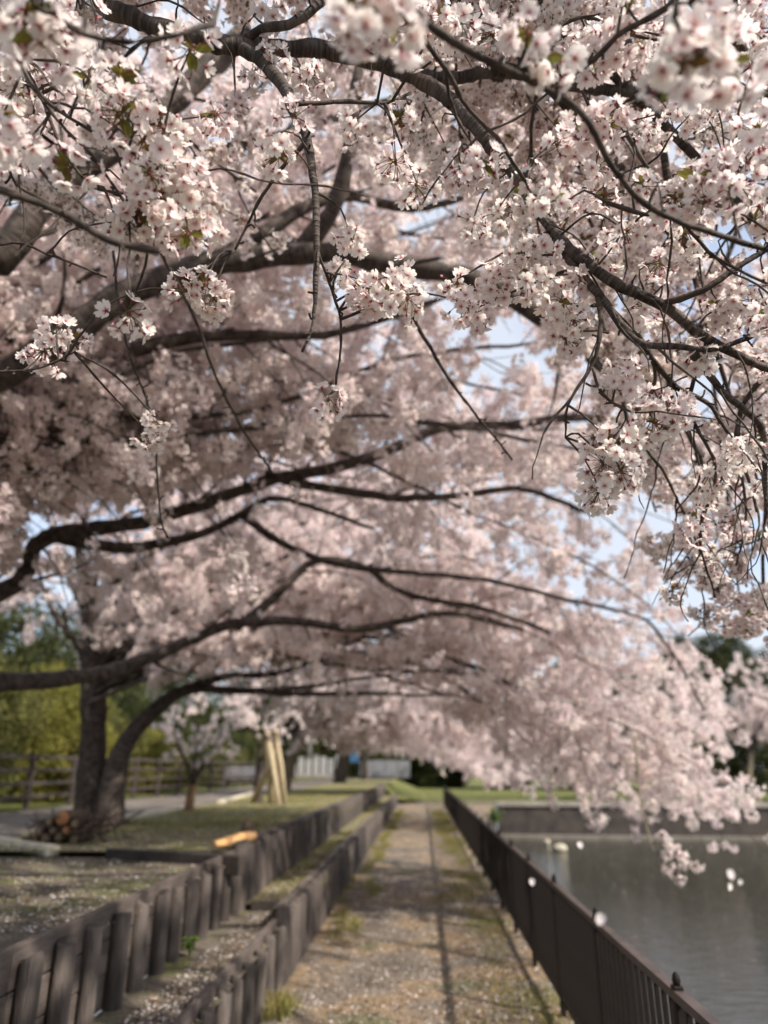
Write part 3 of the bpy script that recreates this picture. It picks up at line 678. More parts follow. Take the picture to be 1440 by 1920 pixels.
tree('farthest cherry tree with a slim trunk next to the blue panel', b7, Z_TOP, [(tr([(684, 1466, z7), (684, 1440, z7), (682, 1410, z7)]), .28, .2)], arcs(b7, 3.4, e7, .12, 1.4), grow_kw=dict(cl_gap=.16, tw_sp=.25, sub=2.2, spacing=.45), cs=(1.6, 2.4))

# ---------------------------------------------------------------- nearest tree: its branches hang in front of the lens
T1 = thing('cherry_tree', 'nearest cherry tree, its in-focus blossoming branches hanging across the top', 'tree', (-4.6, -2.6, Z_TOP - .1), 'cherry trees in a row on the upper terrace')
off1 = (4.6, 2.6, -(Z_TOP - .1))
tb = TB(); pth = smooth_path([(-4.6, -2.6, .8), (-4.5, -2.6, 1.8), (-4.4, -2.5, 3.0)], .12); tb.tube(pth, np.linspace(.4, .25, len(pth)), 14, rough=.03)
link('trunk', tb.mesh('trunk', M_BARK), T1, off1)
L0 = smooth_path([(-4.4, -2.5, 2.9), (-2.6, -.4, 4.0), (-1.0, .7, 4.35), (.6, 1.0, 4.55), (2.2, 1.3, 4.4), (3.6, 1.9, 3.9)], .15)
tb = TB(); tb.tube(L0, np.linspace(.14, .04, len(L0)), 10, rough=.04); link('limb', tb.mesh('limb', M_BARK), T1, off1)
BR = [  # points (x, y, depth), start radius, end radius, connect to the limb above
 ([(180, -20, 2.0), (250, 30, 2.0), (345, 65, 2.0), (440, 84, 2.0), (520, 90, 2.05), (600, 92, 2.1), (700, 115, 2.1), (790, 140, 2.15), (850, 145, 2.2), (940, 130, 2.3), (1080, 158, 2.3), (1250, 175, 2.3), (1400, 180, 2.4), (1520, 160, 2.5)], .031, .014, 1),
 ([(700, 115, 2.1), (800, 158, 2.1), (850, 200, 2.05), (900, 250, 2.0), (960, 330, 1.95), (1020, 420, 1.9), (1075, 475, 1.85), (1150, 528, 1.8), (1240, 572, 1.8), (1330, 640, 1.8), (1460, 700, 1.85)], .024, .009, 0),
 ([(440, 84, 2.0), (490, 118, 1.95), (535, 165, 1.9), (550, 205, 1.85), (575, 265, 1.8), (588, 350, 1.75), (596, 470, 1.72), (590, 600, 1.7), (566, 660, 1.7)], .020, .003, 0),
 ([(575, 265, 1.8), (555, 290, 1.8), (520, 325, 1.85), (470, 410, 1.9), (440, 470, 1.9)], .006, .003, 0),
 ([(596, 470, 1.72), (640, 600, 1.8), (630, 720, 1.8)], .004, .0025, 0),
 ([(548, 195, 1.85), (640, 190, 1.9), (720, 190, 1.95), (770, 175, 2.0)], .006, .004, 0),
 ([(700, -60, 1.1), (770, 25, 1.1), (870, 95, 1.12), (960, 135, 1.15), (1050, 180, 1.2), (1095, 225, 1.2), (1145, 320, 1.25), (1210, 385, 1.3), (1340, 440, 1.35), (1500, 480, 1.4)], .0085, .005, 1),
 ([(745, 10, 1.3), (800, 80, 1.4), (845, 150, 1.45), (880, 210, 1.5), (930, 260, 1.55), (985, 340, 1.6)], .006, .0035, 0),
 ([(835, 115, 1.45), (840, 180, 1.5), (865, 240, 1.55), (895, 280, 1.55)], .004, .0025, 0),
 ([(-80, 330, 1.15), (0, 362, 1.15), (100, 398, 1.2), (200, 452, 1.2), (295, 470, 1.2)], .0075, .006, 1),
 ([(60, -60, 1.05), (110, 20, 1.05), (170, 62, 1.05), (250, 76, 1.05), (320, 70, 1.05), (400, 45, 1.1)], .0055, .004, 1),
 ([(-60, -40, 1.5), (10, 60, 1.5), (70, 160, 1.5), (150, 225, 1.5), (240, 280, 1.5), (330, 335, 1.5)], .008, .003, 1),
 ([(-70, -10, 1.6), (20, 95, 1.6), (80, 180, 1.6), (130, 290, 1.6), (190, 350, 1.6), (290, 360, 1.6), (345, 340, 1.6)], .007, .003, 1),
 ([(-80, 20, 1.55), (30, 130, 1.55), (100, 220, 1.55), (180, 300, 1.5), (250, 400, 1.5)], .006, .003, 1),
 ([(110, -60, 1.7), (160, 50, 1.7), (130, 150, 1.7), (40, 210, 1.7), (20, 330, 1.7), (90, 380, 1.7)], .006, .003, 1),
 ([(-60, 400, 1.9), (60, 460, 1.9), (200, 520, 1.9)], .006, .003, 1),
 ([(-60, 700, 1.9), (60, 690, 1.9), (140, 660, 1.9)], .004, .002, 0),
 ([(630, -50, 1.9), (560, 40, 1.9), (500, 50, 1.95), (448, 78, 2.0)], .015, .012, 1),
 ([(1290, -60, 1.3), (1160, 70, 1.4), (1120, 110, 1.45), (1060, 150, 1.5)], .009, .005, 1),
 ([(1300, -60, .98), (1270, 10, .98), (1280, 70, .98), (1312, 102, .98)], .0055, .004, 1),
 ([(1040, 440, 1.9), (1080, 500, 1.85), (1125, 560, 1.8), (1190, 640, 1.75), (1270, 655, 1.75), (1360, 650, 1.75), (1480, 590, 1.75)], .012, .005, 0),
 ([(1235, 572, 1.8), (1320, 545, 1.75), (1400, 490, 1.75), (1500, 430, 1.75)], .009, .006, 0),
 ([(1123, 558, 1.8), (1127, 630, 1.75), (1110, 690, 1.75), (1068, 760, 1.75), (1060, 820, 1.8)], .007, .002, 0),
 ([(1110, 690, 1.75), (1130, 740, 1.75), (1170, 765, 1.75), (1225, 770, 1.75)], .004, .003, 0),
 ([(1300, 665, 1.8), (1360, 740, 1.85), (1425, 800, 1.9), (1432, 900, 1.95), (1445, 1000, 2.0)], .012, .004, 0),
 ([(1200, 640, 1.9), (1260, 720, 2.0), (1330, 760, 2.1), (1390, 860, 2.2), (1420, 960, 2.2)], .009, .004, 0),
 ([(1330, 640, 2.0), (1290, 760, 2.1), (1340, 880, 2.2), (1310, 1000, 2.3), (1340, 1120, 2.4)], .007, .003, 0),
 ([(1430, 700, 2.2), (1380, 800, 2.3), (1400, 960, 2.4), (1380, 1060, 2.5)], .007, .003, 0),
 ([(1180, 600, 2.2), (1230, 700, 2.3), (1200, 820, 2.4), (1250, 900, 2.5), (1300, 1010, 2.6), (1350, 1110, 2.7)], .007, .003, 0),
 ([(1060, 450, 2.0), (1010, 380, 2.0), (1100, 370, 2.0), (1210, 350, 2.0)], .006, .003, 0),
 ([(1140, 380, 1.6), (1230, 400, 1.6), (1330, 350, 1.6), (1460, 330, 1.6)], .005, .003, 0),
 ([(1150, 200, 1.7), (1200, 290, 1.7), (1260, 380, 1.7), (1330, 470, 1.7), (1460, 540, 1.7)], .006, .003, 0),
 ([(1000, 90, 1.9), (1090, 30, 1.9), (1180, 60, 1.9), (1280, 80, 1.9)], .005, .003, 0),
 ([(300, 470, 2.8), (360, 590, 2.9), (400, 700, 3.0), (450, 800, 3.1), (510, 885, 3.2)], .008, .004, 0),
 ([(760, 560, 2.5), (800, 640, 2.6), (860, 735, 2.7), (920, 810, 2.8), (960, 862, 2.9)], .008, .004, 0),
 ([(210, 470, 2.6), (235, 640, 2.6), (285, 780, 2.7), (300, 960, 2.7), (315, 1010, 2.7)], .005, .003, 0),
]
near_paths = []
def nearest_on(p, paths):
    best = None
    for q in paths:
        d = np.linalg.norm(q - p, axis=1); i = d.argmin()
        if best is None or d[i] < best[0]: best = (d[i], q[i])
    return best
for (c, r0, r1, con) in BR:
    pts = tr(c)
    if con:
        d, q = nearest_on(pts[0] + np.array([0, 0, .25]), [L0]); mid = (q + pts[0]) / 2 + rng.normal(size=3) * .03; pts = [q, mid] + pts
    path = smooth_path(pts, .022); N = len(path)
    wv = np.cumsum(rng.normal(size=(N, 3)) * .0012, axis=0); wv -= np.linspace(0, 1, N)[:, None] * wv[-1]; path = path + wv
    rr = np.linspace(r0, r1, N); kn = np.maximum(0, np.sin(np.arange(N) * 1.35 + rng.uniform(0, 6)) * (rng.uniform(size=N) > .35))
    nz = np.convolve(rng.standard_normal(N + 8), np.ones(5) / 5, 'same')[4:-4]
    if r0 > .012: rr = rr * (1 + .16 * nz)
    else: rr = rr * (1 + .08 * nz) + kn * .0010
    t = TB(); t.tube(path, rr, 8, rough=.09 if r0 > .012 else .05); link('branch', t.mesh('branch', M_BARK if r0 > .01 else M_TWIG), T1, off1); near_paths.append(path)

near_cl = []   # (position, size)
BARE = []
twigs = []
def add_twig(a, b, r0=.0035, r1=.0018, sag=.02):
    m = (a + b) / 2 + rng.normal(size=3) * .015; m[2] += sag
    pth = smooth_path([a, m, b], .03); twigs.append((pth, np.linspace(r0, r1, len(pth)) * (1 + .12 * rng.standard_normal(len(pth)))))
SPOTS = [(170,150,1.5),(215,150,1.45),(250,185,1.5),(195,190,1.5),(235,215,1.5),(270,255,1.5),(300,290,1.5),(330,310,1.52),(280,320,1.5),(355,345,1.5),(300,370,1.5),(340,385,1.5),(265,395,1.5),(300,425,1.5),(345,440,1.52),(255,440,1.55),(380,400,1.6),(385,530,1.8),(400,560,1.8),(360,545,1.8),
 (255,595,1.6),(530,265,1.7),(525,300,1.7),(550,240,1.75),(565,680,1.7),(622,745,1.8),(600,480,1.7),(640,500,1.75),(680,520,1.75),(720,545,1.75),(770,560,1.75),(700,560,1.8),(745,520,1.8),(860,560,1.8),(885,590,1.8),(850,530,1.85),(920,540,1.8),
 (900,300,1.55),(870,320,1.55),(925,325,1.6),(750,310,1.9),(780,340,2.0),(990,350,1.7),(1040,370,1.55),(1060,400,1.6),(970,480,1.8),(1000,520,1.8),(940,500,1.85),(1040,560,1.8),(1010,470,1.8),(1070,600,1.8),(1100,620,1.75),(1060,640,1.8),(1120,670,1.75),(1180,700,1.75),(1150,720,1.75),(1210,750,1.75),(1250,770,1.75),(1230,795,1.75),(1270,755,1.75),
 (1150,830,1.75),(1130,870,1.75),(1155,860,1.75),(1120,915,1.75),(1145,900,1.75),
 (1320,95,1.0),(1280,120,1.0),(1355,130,1.02),(1330,150,1.0),(1290,60,1.05),(990,60,1.15),(960,90,1.15),(1010,110,1.2),(700,10,1.0),(740,20,1.0),(660,30,1.0),(190,30,1.05),(150,10,1.0),(80,60,1.1),(40,20,1.1),(390,70,1.3),(410,60,1.3),(360,100,1.4),
 (1190,60,1.5),(1120,160,1.5),(1150,120,1.6),(1100,110,1.6),(1060,150,1.5),(1080,230,1.6),(1040,270,1.7),(1140,250,1.6),(1200,340,1.6),(1290,330,1.5),(1340,320,1.45),(1380,350,1.45),(1320,380,1.5),(1270,370,1.55),(1400,310,1.5),(1360,280,1.55),(1420,260,1.5),(1400,60,1.5),(1420,120,1.5),(1380,30,1.5),(1340,20,1.6),
 (1240,500,1.8),(1200,520,1.8),(1410,600,1.75),(1430,580,1.7),(1390,560,1.8),(1310,650,1.8),(1350,560,1.8),(1420,420,1.7),(1290,440,1.8),(1170,440,1.8),(30,230,1.7),(50,190,1.7),(20,180,1.6),(60,40,1.6),(820,30,1.7),(860,60,1.7),(780,50,1.8),(1110,320,1.8),(690,150,2.0),(720,180,2.0),(750,210,2.0),(660,230,2.1),(830,240,2.0),(110,620,2.0),(80,650,2.0),(130,640,2.1),(280,790,2.2),(275,820,2.2),(1340,900,2.2),(1400,840,2.2),(1380,980,2.3),(1420,1020,2.3),(1340,1060,2.4),(1300,980,2.5),(930,400,2.0),(880,420,2.1),(1200,580,1.9),(1130,480,1.9),(1085,540,1.85),(470,150,2.2),(440,190,2.3),(560,130,2.3)]
for (x, y, z_) in SPOTS:
    p = P(x + rng.normal() * 6, y + rng.normal() * 6, z_ + rng.normal() * .03)
    d, q = nearest_on(p, near_paths)
    if d > .03: add_twig(q, p + np.array([0, 0, .012]), .003 if d < .2 else .0045)
    near_cl.append((p, rng.uniform(.85, 1.1)))
# spur twigs with blossoms along the near branches
cr1 = Crown()
def dens1(x, y):
    if y > 640 and x < 1050: return .03
    if y > 450 and x < 560: return .05
    if 420 < y and x < 900: return .25
    if x > 1180 and y > 780: return .45
    return .8
for path in near_paths:
    arc = 0.0
    for i in range(3, len(path) - 1):
        arc += np.linalg.norm(path[i] - path[i - 1])
        if arc < .075: continue
        arc = 0
        x, y, zc = px(path[i])
        if zc < .5 or not (-250 < x < 1690 and -300 < y < 1300): continue
        if rng.uniform() > dens1(x, y) * .42: continue
        d = unit(path[i + 1] - path[i]); v = rng.normal(size=3); v -= d * (v @ d); v[2] -= .1; v = unit(unit(v) + d * .5)
        tl = rng.uniform(.02, .26) if zc > 1.3 else rng.uniform(.02, .1); e = path[i] + v * tl
        if np.linalg.norm(e - CAM) < 1.15 : continue
        add_twig(path[i], e)
        near_cl.append((e, rng.uniform(.75, 1.1)))
        if tl > .15 and rng.uniform() < .6: near_cl.append((path[i] + v * tl * .5, rng.uniform(.7, 1)))
# short knobbly spurs all along the branches
for path in near_paths:
    for i in range(2, len(path) - 1):
        x, y, zc = px(path[i])
        if zc < .8 or not (-100 < x < 1540 and -100 < y < 1300) or rng.uniform() > .42: continue
        v = unit(rng.normal(size=3)); L_ = rng.uniform(.008, .03); m_ = path[i] + v * L_ * .6; e_ = m_ + unit(v + rng.normal(size=3) * .6) * L_ * .5
        BARE.append((np.array([path[i], m_, e_]), np.array([.0035, .0028, .0032])))
# bare thin twigs, long and drooping
for path in near_paths:
    for i in range(4, len(path) - 1, 7):
        x, y, zc = px(path[i])
        if zc < 1.4 or not (-100 < x < 1540 and -100 < y < 1100): continue
        if not (x < 460 or x > 1000) or rng.uniform() > (.95 if x > 1000 else .7): continue
        d = unit(path[i + 1] - path[i]); v = unit(unit(rng.normal(size=3)) * .8 + d); q = path[i].copy(); pts = [q.copy()]
        for k in range(int(rng.uniform(7, 20))):
            v = unit(v + rng.normal(size=3) * .16 + np.array([0, 0, -.07])); q = q + v * .03; pts.append(q.copy())
        if min(np.linalg.norm(np.array(pts) - CAM, axis=1)) < 1.3: continue
        xe, ye, ze = px(q)
        if x < 460 and ye > 640: continue
        n_ = len(pts); rr = np.linspace(.0030, .0014, n_) + .0009 * (rng.uniform(size=n_) > .6); BARE.append((np.array(pts), rr))
# longer drooping sprays of this tree further up and to the right
def keep1(p):
    q = p - CAM; zc = q @ cF; r_ = np.linalg.norm(q)
    if r_ < 1.9 or p[2] < 1.9: return False
    if zc < .3 or p[1] < .2: return False
    x, y = 720 + FPX * (q @ cR) / zc, 960 - FPX * (q @ cU) / zc
    if ((x - 935) / 95) ** 2 + ((y - 665) / 70) ** 2 < 1: return False
    if ((x - 795) / 42) ** 2 + ((y - 425) / 38) ** 2 < 1: return False
    lim = np.interp(x, [0, 300, 700, 950, 1080, 1180, 1250, 1440], [470, 470, 430, 620, 800, 1000, 1120, 1210])
    return y < lim + rng.normal() * 25
for c, r0 in (
 ([L0[30], P(1150, 60, 2.6), P(1250, 330, 2.7), P(1330, 620, 2.8), P(1420, 900, 3.0)], .035),
 ([L0[34], P(1400, 100, 3.0), P(1440, 450, 3.1), P(1500, 800, 3.2)], .035),
 ([L0[34], P(1300, 500, 3.0), P(1250, 700, 3.1), P(1330, 900, 3.2), P(1400, 1100, 3.3)], .03),
 ([L0[24], P(900, -60, 2.9), P(980, 150, 3.1), P(1100, 400, 3.3), P(1200, 640, 3.4)], .035),
 ([L0[16], P(560, -60, 3.0), P(700, 100, 3.3), P(860, 250, 3.6), P(1000, 420, 3.8)], .035),
 ([L0[30], P(1080, 300, 3.2), P(1120, 560, 3.4), P(1180, 800, 3.6), P(1230, 960, 3.8)], .03),
 ([L0[32], P(1350, 300, 3.8), P(1330, 600, 3.9), P(1360, 900, 4.0), P(1390, 1150, 4.1)], .03),
 ([L0[34], P(1480, 500, 2.6), P(1450, 800, 2.8), P(1430, 1050, 3.0), P(1440, 1180, 3.1)], .025),
 ([L0[28], P(1000, 200, 3.8), P(980, 420, 4.2), P(1060, 600, 4.6), P(1180, 760, 5)], .03),
 ([L0[24], P(820, -50, 4.0), P(860, 150, 4.6), P(900, 330, 5.2)], .03),
 ([L0[12], P(150, -60, 2.6), P(220, 120, 2.8), P(350, 260, 3.0), P(480, 360, 3.2)], .03),
 ([L0[10], P(-60, 150, 2.6), P(60, 300, 2.8), P(160, 420, 2.9)], .03),
 ([L0[20], P(700, -150, 3.4), P(760, 50, 3.8), P(720, 250, 4.2)], .03)):
    path = smooth_path(c, .1); t = TB(); t.tube(path, np.linspace(r0, .006, len(path)), 8, rough=.05); link('branch', t.mesh('branch', M_BARK), T1, off1)
    grow(cr1, path, r0, .006, start=.25, spacing=.22, sub=.75, tw_sp=.10, cl_gap=.07, keep=keep1, twl=.24)
for pth, rr in BARE: cr1.tw.tube(pth, rr, 5, cap=False)
for k, (pth, rr) in enumerate(twigs):
    if k < 295: t = TB(); t.tube(pth, rr, 5, cap=False); link('twig', t.mesh('twig', M_TWIG), T1, off1)
    else: cr1.tw.tube(pth, rr, 4, cap=False)
stuff(link('fine_twigs', cr1.tw.mesh('fine_twigs', M_TWIG), T1, off1))
NS = []
for bi in (0, 1, 2, 3, 6, 7, 9, 10, 20, 21, 22, 24):
    p_ = near_paths[bi]; NS.append(np.array([list(px(v)) + [FPX * BR[bi][1] / max(px(v)[2], .5)] for v in p_[::2] if px(v)[2] > .4]))
def hides(p, extra=34):
    x, y, zc = px(p)
    if zc < .3: return False
    for q in NS:
        if np.any(((q[:, 0] - x) ** 2 + (q[:, 1] - y) ** 2 < (q[:, 3] + extra) ** 2) & (zc < q[:, 2] + .02)): return True
    return False
near_cl = [c for c in near_cl if c[0][1] > .1 and not (px(c[0])[1] < 720 and rng.uniform() < .8 and hides(c[0]))]
cr1.cl = [c for c in cr1.cl if not (rng.uniform() < .8 and hides(c))]
near_cl.sort(key=lambda c: np.linalg.norm(c[0] - CAM))
print('near clusters', len(near_cl), 'sprays', len(cr1.cl), 'twigs', len(twigs))
vis = [c for c in near_cl if -60 < px(c[0])[0] < 1500 and -60 < px(c[0])[1] < 1980]; inv = [c for c in near_cl if not (-60 < px(c[0])[0] < 1500 and -60 < px(c[0])[1] < 1980)]
nfl = 0
for k, (p, s_) in enumerate(vis[:290]):
    rot = (rng.normal() * .45, rng.normal() * .45, rng.uniform(0, 6.28)); loc = tuple(p + np.array(off1))
    if k < 24:
        me, sp = BARE_CL[k % 3]; o = link('blossom_cluster', me, T1, loc, rot, (s_,) * 3)
        for (c, fd, spn, fs) in sp:
            q = Vector(fd).normalized().to_track_quat('Z', 'Y') @ Matrix.Rotation(spn, 3, 'Z').to_quaternion()
            link('blossom', FLOWERS[nfl % 5], o, tuple(c), q.to_euler(), (fs,) * 3); nfl += 1
    else: link('blossom_cluster', NEAR_CL[k % 6], T1, loc, rot, (s_,) * 3)
rest = [c[0] for c in vis[290:] + inv]
far_pts = [p for p in cr1.cl]
o = scatter('blossoms', np.array(rest + far_pts), 'near', T1, .75, 1.1); o.location = off1; stuff(o)

# ---------------------------------------------------------------- young trees, props, woodpile, stone kerbs
M_POLE = mat('support_pole_wood', (.50, .42, .28), (.34, .27, .17), scale=8, bump=.2, stretch=(3, 3, .6))
bs = G(356, 1520, Z_TOP); zs = px(bs)[2]
th, cr = tree('young forked cherry sapling with an orange brown trunk by the road kerb', (bs[0], bs[1]), Z_TOP,
     [(tr([(352, 1528, zs), (358, 1490, zs), (362, 1468, zs)]), .085, .075)],
     [(tr([(361, 1472, zs), (350, 1435, zs), (335, 1400, zs), (320, 1340, zs)]), .05, .012, dict(start=.3, spacing=.16, sub=.7, keep=None, cl_gap=.12)),
      (tr([(361, 1472, zs), (378, 1440, zs), (400, 1400, zs), (430, 1340, zs)]), .05, .012, dict(start=.3, spacing=.16, sub=.7, keep=None, cl_gap=.12)),
      (tr([(361, 1472, zs), (365, 1420, zs), (368, 1350, zs)]), .035, .01, dict(start=.3, spacing=.2, sub=.6, keep=None, cl_gap=.12))], group=None, name='cherry_sapling', mt=mat('young_bark', (.34, .21, .12), (.22, .13, .08), scale=9))
bt = G(500, 1506, Z_TOP); zt_ = px(bt)[2]
th, cr = tree('young cherry sapling with dark trunk held by pale support poles', (bt[0], bt[1]), Z_TOP,
     [(tr([(484, 1503, zt_ + .6), (484, 1450, zt_ + .6), (488, 1400, zt_ + .6)]), .09, .06)],
     [(tr([(488, 1405, zt_ + .6), (470, 1370, zt_ + .6), (440, 1320, zt_ + .6)]), .04, .012, dict(start=.2, spacing=.16, sub=.8, keep=None, cl_gap=.11)),
      (tr([(488, 1405, zt_ + .6), (510, 1360, zt_ + .6), (540, 1310, zt_ + .6)]), .04, .012, dict(start=.2, spacing=.16, sub=.8, keep=None, cl_gap=.11))], group=None, name='cherry_sapling')
for (c, lb) in (([(472, 1508, zt_ + .2), (503, 1440, zt_ + .3), (520, 1385, zt_ + .4)], 'thin leaning support pole, leftmost of those around the sapling'),
                ([(509, 1511, zt_), (506, 1450, zt_ + .1), (501, 1372, zt_ + .3)], 'thick pale upright support pole in the middle of the sapling props'),
                ([(524, 1517, zt_ - .4), (514, 1450, zt_), (502, 1375, zt_ + .3)], 'pale support pole leaning left in front of the sapling'),
                ([(534, 1514, zt_), (527, 1440, zt_ + .1), (516, 1368, zt_ + .3)], 'pale support pole leaning left, rightmost of the sapling props')):
    pts = np.array(tr(c)); o = thing('support_pole', lb, 'pole', tuple(pts[0]), 'support poles around the sapling')
    t = TB(); t.tube(pts - pts[0], [.075, .07, .065], 8, rough=.02); link('shaft', t.mesh('shaft', M_POLE), o)
    # cross tie near the top
    t = TB(); tp = pts[2] - pts[0]; t.tube([tp + np.array([0, 0, -.16]), tp + np.array([0, 0, -.06])], [.082, .082], 8); link('rope_binding', t.mesh('rope_binding', mat('rope', (.25, .18, .10), scale=40)), o)
# woodpile
M_CUT = mat('cut_wood_end', (.48, .24, .11), (.32, .15, .07), scale=14)
M_LBARK = mat('firewood_bark', (.13, .09, .065), (.05, .036, .03), scale=14, bump=.6)
def fire_log(base, d, L_, r, label, col=None):
    o = thing('cut_log', label, 'log', base, 'cut logs piled at the trunk foot')
    t = TB(); d = unit(d); t.tube([np.zeros(3), d * L_ * .5, d * L_], [r, r * 1.04, r * .97], 8, rough=.05, cap=False); link('bark', t.mesh('bark', M_LBARK), o)
    t = TB(); t.tube([-d * .004, d * .01], [r * .9, r * .95], 8); link('cut_end', t.mesh('cut_end', col or M_CUT), o)
    t = TB(); t.tube([d * (L_ - .01), d * (L_ + .004)], [r * .9, r * .85], 8); link('cut_end', t.mesh('cut_end', col or M_CUT), o)
M_CUT2 = mat('aged_cut_end', (.26, .19, .12), (.14, .10, .07), scale=14)
LOGS = [(117, 1534, .085, 'large round log with bright orange cut end on top of the woodpile'), (99, 1558, .042, 'small tan ended log low at the left of the woodpile'), (124, 1556, .05, 'yellowish ended log just below the big orange one'),
        (110, 1570, .055, 'dull brown log at the bottom front of the woodpile'), (138, 1574, .05, 'grey brown log end at the pile foot beside the roots'), (85, 1572, .06, 'dark log at the lower left of the woodpile'),
        (72, 1560, .05, 'dark thin log sticking out left of the woodpile'), (92, 1540, .05, 'dark shaded log left of the big orange one'), (140, 1545, .05, 'brown log wedged between the pile and the trunk'), (63, 1573, .05, 'farthest left dark log lying on the stone kerb')]
for i, (x, y, r, lb) in enumerate(LOGS):
    g0 = G(x, 1582, Z_TOP); zc = px(g0)[2]; p = P(x, y, zc); fire_log(tuple(p), (rng.uniform(-.35, .1), 1, rng.uniform(-.05, .02)), rng.uniform(.45, .7), r, lb, M_CUT if i in (0, 2) else M_CUT2)
# small branches stacked on the pile
o = thing('branch_heap', 'tangle of dark cut branches heaped over the woodpile by the twin trunks', 'brushwood', tuple(G(110, 1582, Z_TOP)))
t = TB(); c0 = np.array([0, .25, .12])
for k in range(110):
    a = c0 + rng.normal(size=3) * np.array([.26, .18, .08]); d = unit(rng.normal(size=3) * np.array([1, .6, .5])); ln = rng.uniform(.15, .42)
    t.tube([a - d * ln / 2, a + rng.normal(size=3) * .02, a + d * ln / 2], [.012, .011, .007], 4)
stuff(link('sticks', t.mesh('sticks', M_LBARK), o))
# orange sawn log lying on the black beam and a dark stub behind it
p = G(404, 1590, .98); q = G(476, 1580, .98)
o = thing('sawn_log', 'bright orange sawn log lying on the black beam beside the wall post', 'log', tuple(p))
d = (q - p); t = TB(); t.tube([np.array([0, 0, .035]), d * .35 + np.array([0, 0, .05]), d * .8 + np.array([0, 0, .07]), d + np.array([0, 0, .075])], [.03, .05, .06, .045], 8, rough=.07)
link('body', t.mesh('body', mat('fresh_sawn_wood', (.90, .60, .30), (.82, .42, .15), scale=18)), o)
p = G(458, 1592, .93)
o = thing('tree_stump', 'small dark stub standing behind the orange sawn log', 'stump', tuple(p + np.array([0, .12, 0])))
t = TB(); t.tube([(0, 0, 0), (0, 0, .1), (.005, 0, .2), (-.01, 0, .26), (0, 0, .29)], [.075, .07, .075, .05, .02], 8, rough=.08); link('stub', t.mesh('stub', M_LBARK), o)
# stone kerbs
M_KERB = mat('pale_stone', (.62, .57, .44), (.42, .38, .29), scale=7, bump=.2)
def kerb(x0, y0, x1, y1, z, label, h=.12, wd=.14, n=1):
    a, b_ = G(x0, y0, z + h), G(x1, y1, z + h); o = thing('stone_kerb', label, 'kerb', tuple(a - np.array([0, 0, h])), 'pale stone kerbs edging the terrace')
    d = b_ - a; Lk = np.linalg.norm(d[:2]) / n; an = math.atan2(d[1], d[0])
    for k in range(n):
        link('stone', box_mesh('stone', Lk - .012, wd, h, M_KERB, .01), o, tuple(d * ((k + .5) / n)), (0, 0, an + rng.normal() * .02))
kerb(226, 1530, 345, 1511, Z_TOP - .03, 'bright pale kerb stones between the twin trunk tree and the sapling', n=3, h=.1)
kerb(412, 1501, 476, 1484, Z_TOP - .03, 'pale kerb stones running from the sapling towards the support poles', n=4, h=.1)
kerb(-60, 1560, 28, 1573, Z_TOP - .05, 'pale kerb stones at the left edge below the railing', h=.12, n=2)
kerb(26, 1575, 104, 1586, Z_TOP - .05, 'grey kerb stones running from left edge to the black beam', h=.10, n=3)

# ---------------------------------------------------------------- railing behind the road
M_RAILW = mat('brown_rail_paint', (.075, .06, .055), (.05, .042, .038), scale=8, rough=.5)
rr_ = thing('guard_fence', 'brown post and rail fence of four bars in front of the green hedge', 'fence', (-8.45, 6, Z_TOP - .05))
for k in range(23):
    link('post', box_mesh('post', .1, .1, 1.15, M_RAILW, .008), rr_, (0, k * 2.0, 0))
    for zz in (.25, .52, .79, 1.06):
        if k < 22: link('rail', box_mesh('rail', .05, 1.9, .075, M_RAILW, .005), rr_, (0, k * 2 + 1, zz))

# ---------------------------------------------------------------- hedges, bushes and far trees
def leaf_clump(seed, n, size, rad):
    g = np.random.default_rng(seed); V = []; F = []
    for k in range(n):
        d = g.normal(size=3); d /= np.linalg.norm(d); c = d * rad * g.uniform(.4, 1); a = unit(g.normal(size=3)); b = unit(np.cross(a, d + g.normal(size=3) * .5)); s = size * g.uniform(.6, 1.3); i = len(V)
        V += [c - a * s, c + b * s * .4, c + a * s, c - b * s * .4]; F.append((i, i + 1, i + 2, i + 3))
    return V, F
def leaf_lib(key, m, size=.05, rad=.22, n=34):
    ms = []
    for i in range(4):
        V, F = leaf_clump(i, n, size, rad); ms.append(mesh_np(key, np.array(V), F, m))
    library(key, ms)
leaf_lib('olive', mat('olive_leaf', (.15, .145, .04), (.065, .075, .02), scale=1.2, transl=.25, vary=.45))
leaf_lib('dark', mat('dark_leaf', (.065, .075, .02), (.03, .04, .012), scale=1, transl=.25, vary=.4))
leaf_lib('gold', mat('gold_leaf', (.27, .25, .055), (.17, .17, .04), scale=1.2, transl=.4, vary=.35))
def bush(name, label, cat, x, y, z, rx, ry, rz, lib, n, group, sc=(.8, 1.3), trunk=None):
    o = thing(name, label, cat, (x, y, z), group)
    d = rng.normal(size=(n, 3)); d /= np.linalg.norm(d, axis=1, keepdims=True); rr = rng.uniform(.35, 1, (n, 1)) ** .5
    rr *= 1 + .18 * np.sin(d[:, :1] * 5 + x) + .15 * np.cos(d[:, 2:3] * 6 + y)
    p = d * rr * np.array([rx, ry, rz]) + np.array([0, 0, rz * .95 + (trunk or 0)]); p = p[p[:, 2] > .05]
    s = scatter('foliage', p, lib, o, *sc); stuff(s)
    if True:
        t = TB(); h = rz * 1.1 + (trunk or 0); t.tube([(0, 0, -.1), (rx * .05, 0, h * .5), (0, 0, h)], [.05 + h * .012, .04 + h * .009, .02], 6, rough=.05); link('trunk', t.mesh('trunk', M_BARK), o)
words = [('yellow green bushy hedge tree', 'olive'), ('deep green shrub', 'dark'), ('golden green leafy shrub', 'gold')]
